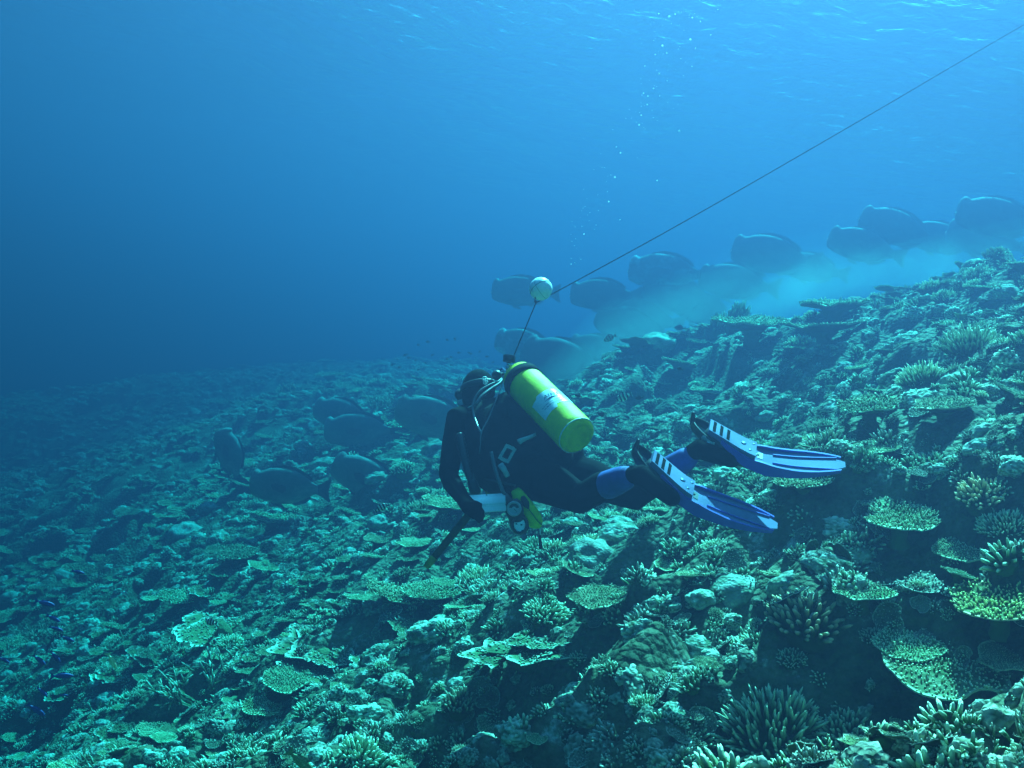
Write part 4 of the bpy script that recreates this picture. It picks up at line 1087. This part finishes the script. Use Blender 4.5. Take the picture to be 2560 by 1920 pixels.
build_fin([P(1773, 1066, 4.40), P(1880, 1130, 4.30), P(1970, 1152, 4.28), P(2114, 1160, 4.32)], .52, .85, 'far blue swim fin, the upper one, on the right foot of the diver', None, R_AN)

# ------------------------------------------------------------------ float and tow line
def build_float():
    c = P(1352, 722, 5.20); r = .0605
    root = empty('surface_float', c.tolist(), 'white ball float on a line above the tank of the diver', 'float')
    b = MB(); b.ball(c, r, seg=32, rings=20); b.build('ball', mat('white_float_paint', (.84, .85, .90), .45, spec=.4, var=.06, scale=18), root, True, origin=c)
    ax = unit(cvec(.45, -.75, -.45)); x = unit(np.cross(ax, CF)); y = np.cross(ax, x)
    b = MB(); b.tube([c + r * 1.004 * (math.cos(a) * x + math.sin(a) * y) for a in np.linspace(0, 2 * np.pi, 49)], .0010, 5, False); b.build('lashing', mat('dark_green_cord', (.005, .018, .014), 1.0, spec=0.0), root, True, origin=c)
    ax2 = unit(cvec(.8, .5, -.3)); x = unit(np.cross(ax2, CF)); y = np.cross(ax2, x)
    b = MB(); b.tube([c + r * 1.004 * (math.cos(a) * x + math.sin(a) * y) for a in np.linspace(0, 2 * np.pi, 49)], .0007, 5, False); b.build('lashing', bpy.data.materials['dark_green_cord'], root, True, origin=c)
    kn = P(1340, 757, 5.20)
    b = MB(); b.tube(spline([P(1338, 744, 5.17), P(1338, 752, 5.18), kn], 8), [.004] * 4 + [.006] * 4, 8); b.build('knot', bpy.data.materials['dark_green_cord'], root, True, origin=c)
    m = bpy.data.materials['dark_green_cord']
    b = MB(); b.tube(spline([kn, P(1312, 824, 5.10), P(1286, 886, 4.95), P(1281, 905, 4.93)], 24), .0028, 6); tag(b.build('tether', m), 'thin dark tether from the white float down to the tank valve', 'line')
    top = P(2560, 62, 6.4); end = P(3050, -215, 7.3)
    b = MB(); b.tube(spline([kn, P(1700, 560, 5.42), P(2130, 313, 5.8), top, end], 60), [.0027] * 60, 6)
    tag(b.build('tow_line', m), 'long thin dark line running from the float up to the upper right', 'line')
build_float()

# ------------------------------------------------------------------ bubbles
def build_bubbles():
    m, t, b = new_mat('air_bubble'); b.inputs['Base Color'].default_value = (.95, .97, 1, 1); b.inputs['Roughness'].default_value = .12
    tl = t.nodes.new('ShaderNodeBsdfTranslucent'); tl.inputs[0].default_value = (.97, .98, 1, 1)
    mx = t.nodes.new('ShaderNodeMixShader'); mx.inputs[0].default_value = .6
    t.links.new(b.outputs[0], mx.inputs[1]); t.links.new(tl.outputs[0], mx.inputs[2]); t.links.new(mx.outputs[0], t.nodes['Material Output'].inputs[0])
    g = MB(); g.ball((0, 0, 0), 1.0, seg=10, rings=7); V, F, _ = g.arrays()
    V = V * [1, 1, .8]; me = mesh('bubble', V, F); me.materials.append(m)
    big = [(1673, 41, 4.6), (1656, 114, 3.6), (1726, 98, 3.6), (1648, 184, 3.6), (1634, 221, 2.4), (1609, 233, 2.2), (1598, 312, 3), (1551, 382, 3), (1537, 443, 3.6), (1643, 451, 2.4), (1698, 327, 3.8),
           (1667, 132, 2.2), (1638, 136, 2), (1618, 261, 2), (1603, 288, 2.4), (1541, 367, 2), (1522, 504, 2.4), (1550, 549, 2.2), (1460, 585, 2.6), (1490, 563, 1.8), (1428, 660, 1.8), (1437, 656, 1.6),
           (1647, 34, 2.6), (1688, 35, 2.4), (1731, 44, 2.6), (1751, 53, 2), (1777, 87, 2), (1795, 24, 2), (1730, 166, 1.8), (1702, 147, 1.6), (1668, 202, 1.8), (1612, 165, 1.8), (1620, 240, 2.2), (1649, 240, 1.8)]
    i = 0; spots = list(big)
    for k in range(110):                         # the thin trail between them
        f = rng.random() ** 1.2; y = 20 + 640 * f; cx = 1690 - 250 * f + 25 * math.sin(6 * f)
        spots.append((cx + rng.normal() * (14 + 34 * (1 - f)), y, rng.uniform(.6, 1.2)))
    for px, py, s in spots:
        f = np.clip((py - 20) / 640, 0, 1); d = 6.6 - .6 * f + rng.normal() * .12
        o = obj('bubble', me); o.location = P(px, py, d).tolist(); r = s / FPX * d * .74; o.scale = (r, r, r)
        tag(o, 'tiny bright air bubble in the thin trail rising above the diver', 'bubble', 'air bubbles rising above the diver')
build_bubbles()

# ------------------------------------------------------------------ fish
def fish_body(prof, thick, seg=18, n=34):
    """prof: (x, top, bottom) from snout to tail root along -x; lofted with rounded sides"""
    prof = np.array(prof, float); xs = np.linspace(0, 1, n)
    u = np.linspace(0, 1, len(prof)); q = spline(prof, n)
    th = np.interp(xs, np.linspace(0, 1, len(thick)), thick)
    V = []; F = []
    for i in range(n):
        zc = (q[i, 1] + q[i, 2]) / 2; hz = (q[i, 1] - q[i, 2]) / 2
        for j in range(seg):
            a = 2 * math.pi * j / seg
            V.append((q[i, 0], th[i] * math.copysign(abs(math.sin(a)) ** .9, math.sin(a)), zc + hz * math.cos(a)))
    for i in range(n - 1):
        for j in range(seg):
            k = (j + 1) % seg; F.append((i * seg + j, (i + 1) * seg + j, (i + 1) * seg + k, i * seg + k))
    V += [tuple([q[0, 0] + .006, 0, (q[0, 1] + q[0, 2]) / 2]), tuple([q[-1, 0], 0, (q[-1, 1] + q[-1, 2]) / 2])]; b = n * seg
    for j in range(seg):
        k = (j + 1) % seg; F.append((b, j, k)); F.append((b + 1, (n - 1) * seg + k, (n - 1) * seg + j))
    return np.array(V), F
def fin_sheet(outl, th=.006, bend=0.0):          # closed outline in x,z -> thin lens with thickness
    outl = np.array(outl, float); c = outl.mean(0); n = len(outl)
    V = [(c[0], th, c[1]), (c[0], -th, c[1])] + [(x, bend * (x - c[0]), z) for x, z in outl]
    F = []
    for i in range(n):
        k = (i + 1) % n; F.append((0, 2 + i, 2 + k)); F.append((1, 2 + k, 2 + i))
    return np.array(V), F
def fish_mat(name, dark, pale, vscale=3.0, stripes=None, bias=.55):
    m, t, b = new_mat(name); N = t.nodes.new; L = t.links.new
    b.inputs['Roughness'].default_value = .75; b.inputs['Specular IOR Level'].default_value = .2
    tc = N('ShaderNodeTexCoord'); r = N('ShaderNodeValToRGB')
    if stripes:
        w = N('ShaderNodeTexWave'); w.bands_direction = 'X'; w.inputs['Scale'].default_value = stripes; w.inputs['Distortion'].default_value = .6
        L(tc.outputs['Object'], w.inputs['Vector']); L(w.outputs[0], r.inputs[0])
        r.color_ramp.elements[0].position = .4; r.color_ramp.elements[1].position = .6
    else:
        n = N('ShaderNodeTexNoise'); n.inputs['Scale'].default_value = vscale; n.inputs['Detail'].default_value = 4
        L(tc.outputs['Object'], n.inputs['Vector']); L(n.outputs[0], r.inputs[0])
        r.color_ramp.elements[0].position = bias; r.color_ramp.elements[1].position = bias + .22
    r.color_ramp.elements[0].color = (*dark, 1); r.color_ramp.elements[1].color = (*pale, 1)
    L(r.outputs[0], b.inputs['Base Color'])
    v = N('ShaderNodeTexVoronoi'); v.inputs['Scale'].default_value = 26; L(tc.outputs['Object'], v.inputs['Vector'])
    bp = N('ShaderNodeBump'); bp.inputs['Strength'].default_value = .3; bp.inputs['Distance'].default_value = .01; L(v.outputs['Distance'], bp.inputs['Height']); L(bp.outputs[0], b.inputs['Normal'])
    return m
BUMP = [(.500, .085, -.085), (.490, .150, -.135), (.465, .205, -.165), (.425, .230, -.185), (.385, .205, -.200), (.345, .215, -.212), (.24, .262, -.240), (.10, .280, -.255), (-.04, .262, -.240), (-.17, .200, -.185), (-.27, .125, -.118), (-.34, .078, -.075), (-.38, .072, -.070)]
BV, BF = fish_body(BUMP, [.035, .075, .10, .115, .125, .13, .128, .118, .10, .075, .05, .03, .018])
def oval(pts): return spline(pts + pts[:1], 4 * len(pts))[:-1]
FISH_PARTS = {
    'tail_fin': fin_sheet([(-.37, .070), (-.43, .10), (-.52, .17), (-.545, .16), (-.525, .07), (-.515, 0), (-.525, -.07), (-.545, -.16), (-.52, -.165), (-.43, -.095), (-.37, -.068)], .008, .1),
    'dorsal_fin': fin_sheet([(.26, .24), (.22, .285), (.08, .318), (-.08, .30), (-.22, .225), (-.30, .155), (-.29, .10), (-.15, .18), (0, .23), (.15, .24)], .006),
    'anal_fin': fin_sheet([(-.02, -.22), (-.10, -.265), (-.22, -.215), (-.30, -.14), (-.28, -.09), (-.15, -.17)], .006),
    'pelvic_fin': fin_sheet([(.20, -.225), (.16, -.29), (.05, -.315), (.04, -.30), (.10, -.23)], .006),
}
pv, pf = fin_sheet([(.20, .02), (.12, .055), (-.02, .03), (-.035, -.03), (.02, -.075), (.15, -.04)], .005)
M_BUMP = fish_mat('parrotfish_skin', (.022, .045, .045), (.11, .15, .15), 3.0, bias=.5)
M_BUMP2 = fish_mat('pale_blotched_parrotfish_skin', (.035, .06, .06), (.42, .46, .48), 4.5, bias=.46)
M_BUMP_HAZED = fish_mat('haze_faded_parrotfish_skin', (.085, .135, .115), (.20, .26, .22), 3.5, bias=.46)  # same skin lightened towards the reef tone, haze fading put into the colour
M_EYE = mat('fish_eye', (.02, .02, .02), .2)
ME['fish'] = mesh('body', BV, BF); ME['eye'] = None
for k, (V, F) in FISH_PARTS.items(): ME['f_' + k] = mesh(k, V, F, False)
for s in (-1, 1):
    V = pv.copy(); V[:, 1] = s * (.118 + .05 * np.clip((.2 - V[:, 0]) / .2, 0, 1.2)) + V[:, 1]; ME['f_pec%d' % s] = mesh('pectoral_fin', V, pf, False)
e = MB()
e.ball((.36, 0, .075), np.array([.014, 0, 0]), np.array([0, .098, 0]), np.array([0, 0, .014]), 10, 8); V, F, _ = e.arrays(); ME['eye'] = mesh('eye', V, F)
for k, me in list(ME.items()):
    if isinstance(k, str) and (k.startswith('f_') or k == 'fish'): me.materials.append(M_BUMP)
def beak():
    b = MB(); b.ball((.495, 0, -.03), np.array([.022, 0, 0]), np.array([0, .03, 0]), np.array([0, 0, .028]), 10, 8); return b.arrays()
V, F, _ = beak(); ME['beak'] = mesh('beak', V, F); ME['beak'].materials.append(mat('fish_beak', (.42, .42, .36), .5)); ME['eye'].materials.append(M_EYE)
def parrotfish(px, py, d, Lpx, heading, yaw, label, pale=False, group='bumphead parrotfish schooling along the reef'):
    """heading: degrees the nose points above the photo's left; yaw: degrees turned away from us"""
    L = Lpx / FPX * d / math.cos(R_(yaw)); h, yw = R_(heading), R_(yaw)
    x = unit(cvec(-math.cos(h) * math.cos(yw), math.sin(h) * math.cos(yw), math.sin(yw)))
    up = cvec(math.sin(h), math.cos(h), 0); up = unit(up - x * (up @ x)); y = np.cross(up, x)
    m4 = Matrix.Identity(4)
    for i in range(3): m4[i][0], m4[i][1], m4[i][2], m4[i][3] = x[i] * L, y[i] * L * .9, up[i] * L * .84, P(px, py, d)[i]
    o = obj('parrotfish', ME['fish']); o.matrix_world = m4; tag(o, label, 'fish', group)
    m = M_BUMP2 if pale else (M_BUMP_HAZED if py > 1000 else M_BUMP)
    o.material_slots[0].link = 'OBJECT'; o.material_slots[0].material = m
    for k in ('f_tail_fin', 'f_dorsal_fin', 'f_anal_fin', 'f_pelvic_fin', 'f_pec-1', 'f_pec1', 'eye', 'beak'):
        c = obj(ME[k].name.split('.')[0], ME[k], parent=o)
FISH = [
    (1312, 730, 15.0, 165, 3, 8, 'leftmost fish of the upper school, half hidden by the white float'),
    (1512, 738, 14.6, 170, 2, 10, 'dark parrotfish just right of the white float, in full view'),
    (1672, 682, 15.2, 195, 6, 15, 'pale-blotched parrotfish behind the dark one beside the float', True),
    (1845, 708, 15.0, 190, 10, 12, 'dark parrotfish in the middle of the school with a shining back'),
    (1936, 640, 14.4, 205, 12, 14, 'high-backed parrotfish above the middle of the school, tail raised'),
    (1700, 742, 16.6, 190, 8, 10, 'faint parrotfish low in the middle of the school, behind the others'),
    (1610, 795, 15.8, 185, 12, 18, 'parrotfish below the pale-blotched one, turning down to the reef'),
    (1592, 832, 14.6, 215, 28, 18, 'large parrotfish nosing down through the silt in front of the ridge'),
    (1500, 880, 14.8, 150, 14, 30, 'parrotfish with its hump showing low above the reef behind the tank'),
    (1420, 915, 12.6, 235, 20, 25, 'big dark parrotfish right behind the yellow tank'),
    (1320, 868, 16.8, 165, 14, 22, 'pale parrotfish swimming left just above the tank valve', True),
    (2164, 618, 15.2, 180, 18, 14, 'lower of the two overlapping parrotfish at the right of the school'),
    (2248, 574, 15.4, 195, 20, 10, 'upper of the two overlapping parrotfish at the right, tail lifted'),
    (2356, 598, 15.8, 165, 16, 20, 'faint parrotfish between the right-hand pairs of the school'),
    (2505, 548, 14.2, 215, 12, 10, 'rightmost parrotfish of the school, cut by the picture edge'),
    (2470, 600, 15.2, 190, 16, 16, 'faint parrotfish under the rightmost one'),
    (2035, 672, 17.6, 150, 14, 20, 'faint parrotfish under the high-backed one, deep in the silt'),
    (1762, 778, 17.4, 160, 20, 20, 'ghostly parrotfish low down under the middle of the school'),
    (905, 1078, 15.0, 190, 0, 6, 'right one of two dark parrotfish over the reef left of the diver'),
    (862, 1042, 16.2, 165, 14, 20, 'left one of two dark parrotfish over the reef left of the diver'),
    (722, 1218, 11.6, 200, 4, 10, 'large dark parrotfish lowest on the left, near the reef'),
    (925, 1200, 11.6, 205, 22, 10, 'parrotfish nosing down to feed left of the arm of the diver'),
    (575, 1140, 14.6, 140, 66, 15, 'parrotfish standing nearly on its head at far left'),
    (1095, 1050, 12.2, 220, 14, 10, 'parrotfish half hidden behind the left shoulder of the diver'),
]
for f in FISH:
    f = list(f)
    if f[2] > 12.3 and f[1] < 1000 and f[0] < 2100: f[2] = min(f[2] * 1.16, 17.6)
    parrotfish(*f)

# small reef fish
SMALL = [(.5, .02, -.02), (.44, .09, -.08), (.34, .17, -.15), (.18, .235, -.21), (.0, .24, -.22), (-.18, .16, -.15), (-.30, .07, -.07), (-.36, .05, -.05)]
SV, SF = fish_body(SMALL, [.02, .05, .08, .095, .09, .06, .03, .015], 12, 18)
SLIM = [(.5, .015, -.015), (.42, .07, -.06), (.25, .125, -.11), (.0, .14, -.13), (-.2, .09, -.085), (-.32, .04, -.04), (-.37, .035, -.035)]
LV, LF = fish_body(SLIM, [.015, .05, .075, .075, .05, .025, .012], 12, 18)
st_ = fin_sheet([(-.34, .05), (-.44, .13), (-.52, .18), (-.47, .0), (-.52, -.18), (-.44, -.13), (-.34, -.05)], .006)
sd_ = fin_sheet([(.22, .20), (.12, .30), (-.10, .27), (-.24, .17), (-.22, .10), (0, .2)], .005)
ld_ = fin_sheet([(.22, .10), (.10, .18), (-.12, .15), (-.24, .09), (-.2, .05), (0, .1)], .005)
MS = {'stripe': fish_mat('striped_fish_skin', (.015, .02, .02), (.62, .66, .55), stripes=1.55), 'dark': mat('dark_fish_skin', (.012, .016, .018), .5),
      'blue': mat('blue_fish_skin', (.02, .05, .22), .6), 'pale': mat('pale_fish_skin', (.66, .72, .45), .45, var=.2), 'scaly': fish_mat('netted_fish_skin', (.12, .2, .09), (.55, .62, .40), 14)}
for k, m in MS.items():
    slim = k in ('blue', 'scaly', 'pale')
    for nm, vf in (('body', (LV, LF) if slim else (SV, SF)), ('tail_fin', st_), ('dorsal_fin', ld_ if slim else sd_)):
        ME[(k, nm)] = mesh(nm, vf[0], vf[1], nm == 'body'); ME[(k, nm)].materials.append(m)
def small_fish(kind, px, py, d, Lpx, heading, yaw, label, group=None, name='reef_fish'):
    L = Lpx / FPX * d / max(.4, math.cos(R_(yaw))); h, yw = R_(heading), R_(yaw)
    x = unit(cvec(-math.cos(h) * math.cos(yw), math.sin(h) * math.cos(yw), math.sin(yw)))
    up = cvec(math.sin(h), math.cos(h), 0) if abs(heading) < 100 else cvec(-math.sin(h), -math.cos(h), 0)
    up = unit(up - x * (up @ x)); y = np.cross(up, x); m4 = Matrix.Identity(4)
    for i in range(3): m4[i][0], m4[i][1], m4[i][2], m4[i][3] = x[i] * L, y[i] * L, up[i] * L, P(px, py, d)[i]
    o = obj(name, ME[(kind, 'body')]); o.matrix_world = m4; tag(o, label, 'fish', group)
    for nm in ('tail_fin', 'dorsal_fin'): obj(nm, ME[(kind, nm)], parent=o)
g = 'small striped fish over the reef'
small_fish('stripe', 1525, 845, 9.5, 34, -25, 10, 'small striped fish in front of the large nosing parrotfish', g)
small_fish('stripe', 1560, 992, 7.5, 42, -20, 15, 'small striped fish right of the yellow tank', g)
small_fish('stripe', 953, 1270, 6.0, 36, 150, 15, 'small striped fish left of the stick of the diver', g)
small_fish('stripe', 528, 1556, 4.4, 34, 10, 25, 'small yellowish striped fish on the dim lower left slope', g)
small_fish('scaly', 752, 1905, 2.9, 90, -130, 20, 'net-patterned green fish cut by the bottom edge')
small_fish('pale', 279, 1652, 3.9, 46, -105, 25, 'lone pale yellow fish over the dim lower left slope')
g = 'dark damselfish around the tank and the fins'
for px, py, Lp, w in ((1505, 1036, 22, 'just right of the bottom of the tank'), (1446, 990, 18, 'close above the bottom of the tank'), (1598, 995, 20, 'beside the striped fish right of the tank'), (1700, 922, 16, 'under the ridge crest'), (1440, 1030, 0, '')):
    if Lp: small_fish('dark', px, py, 7.0, Lp, rng.uniform(-20, 20), 20, 'tiny dark damselfish ' + w, g)
small_fish('dark', 1700, 820, 12.5, 26, 5, 25, 'dark round fish in the silt above the ridge crest', g)
for k in range(26):
    px, py = rng.uniform(980, 1270), rng.uniform(845, 925)
    small_fish('dark', px, py, 15 + rng.normal() * .8, rng.uniform(7, 13), rng.uniform(-30, 30), 20, 'tiny dark fish in the loose swarm above the far reef behind the diver', 'tiny dark fish above the far reef')
g = 'small blue fish at the lower left'
for px, py, Lp, hd, w in ((112, 1508, 46, 200, 'uppermost, highest at the left edge'), (133, 1546, 36, 215, 'just under the uppermost one'), (140, 1572, 34, 205, 'third from the top'), (168, 1597, 34, 210, 'right of the third from the top'),
                          (98, 1650, 40, 230, 'left of a pair above the paler slope'), (138, 1642, 38, 240, 'right of a pair above the paler slope'), (155, 1690, 50, 185, 'broadest, turned side-on'), (10, 1650, 30, 220, 'cut by the left edge'),
                          (105, 1730, 36, 235, 'below the broadest one'), (90, 1775, 52, 225, 'lowest and largest'), (195, 1430, 30, 200, 'by itself higher up the slope'), (160, 1738, 18, 190, 'smallest, near the lowest pair')):
    small_fish('blue', px, py, 4.2 + rng.normal() * .15, Lp, hd, 20, 'small blue fish at lower left, ' + w, g)

# ------------------------------------------------------------------ silt stirred up by the feeding fish
def build_silt():
    for i, (px, py, d, a, b_, c, ang, dens) in enumerate([(2060, 715, 13.6, 1.25, .42, 1.1, 20, .10), (1930, 770, 13.6, 1.0, .40, 1.0, 24, .08), (1700, 800, 13.8, 1.5, .55, 1.2, 22, .06), (1560, 850, 13.6, 1.2, .55, 1.1, 28, .07),
                                              (1460, 930, 12.6, .9, .40, .9, 25, .08), (2240, 690, 14.0, 1.4, .45, 1.1, 14, .06), (1830, 730, 14.6, 2.0, .6, 1.2, 20, .04), (2420, 655, 13.6, 1.3, .40, 1.0, 14, .08), (2010, 690, 14.0, .55, .30, .6, 40, .12)]):
        m = bpy.data.materials.new('silt'); m.use_nodes = True; t = m.node_tree; t.nodes.clear()
        out = t.nodes.new('ShaderNodeOutputMaterial'); v = t.nodes.new('ShaderNodeVolumePrincipled')
        v.inputs['Color'].default_value = (.70, .70, .62, 1); v.inputs['Absorption Color'].default_value = (1, 1, 1, 1)
        v.inputs['Density'].default_value = dens * .36; v.inputs['Anisotropy'].default_value = .35
        for k in ('Density Attribute', 'Color Attribute', 'Temperature Attribute'):
            if k in v.inputs: v.inputs[k].default_value = ''
        t.links.new(v.outputs[0], out.inputs['Volume'])
        try: m.cycles.homogeneous_volume = True
        except Exception: pass
        g = R_(ang); V, F = ico(4)
        V = V * (1 + .22 * vnoise(V * 1.5 + 9 * i, 40 + i) + .10 * vnoise(V * 3.4 + i, 50 + i))[:, None]
        V0 = V
        for sc_ in (1.0, .74, .48):
            V = V0 * sc_
            V = V[:, :1] * a * cvec(math.cos(g), math.sin(g), 0) + V[:, 1:2] * b_ * cvec(-math.sin(g), math.cos(g), 0) + V[:, 2:] * c * CF
            o = obj('silt_cloud', mesh('silt_cloud', V, [f[::-1] for f in F]), m, loc=P(px, py, d).tolist()); tag(o, kind='stuff')
build_silt()
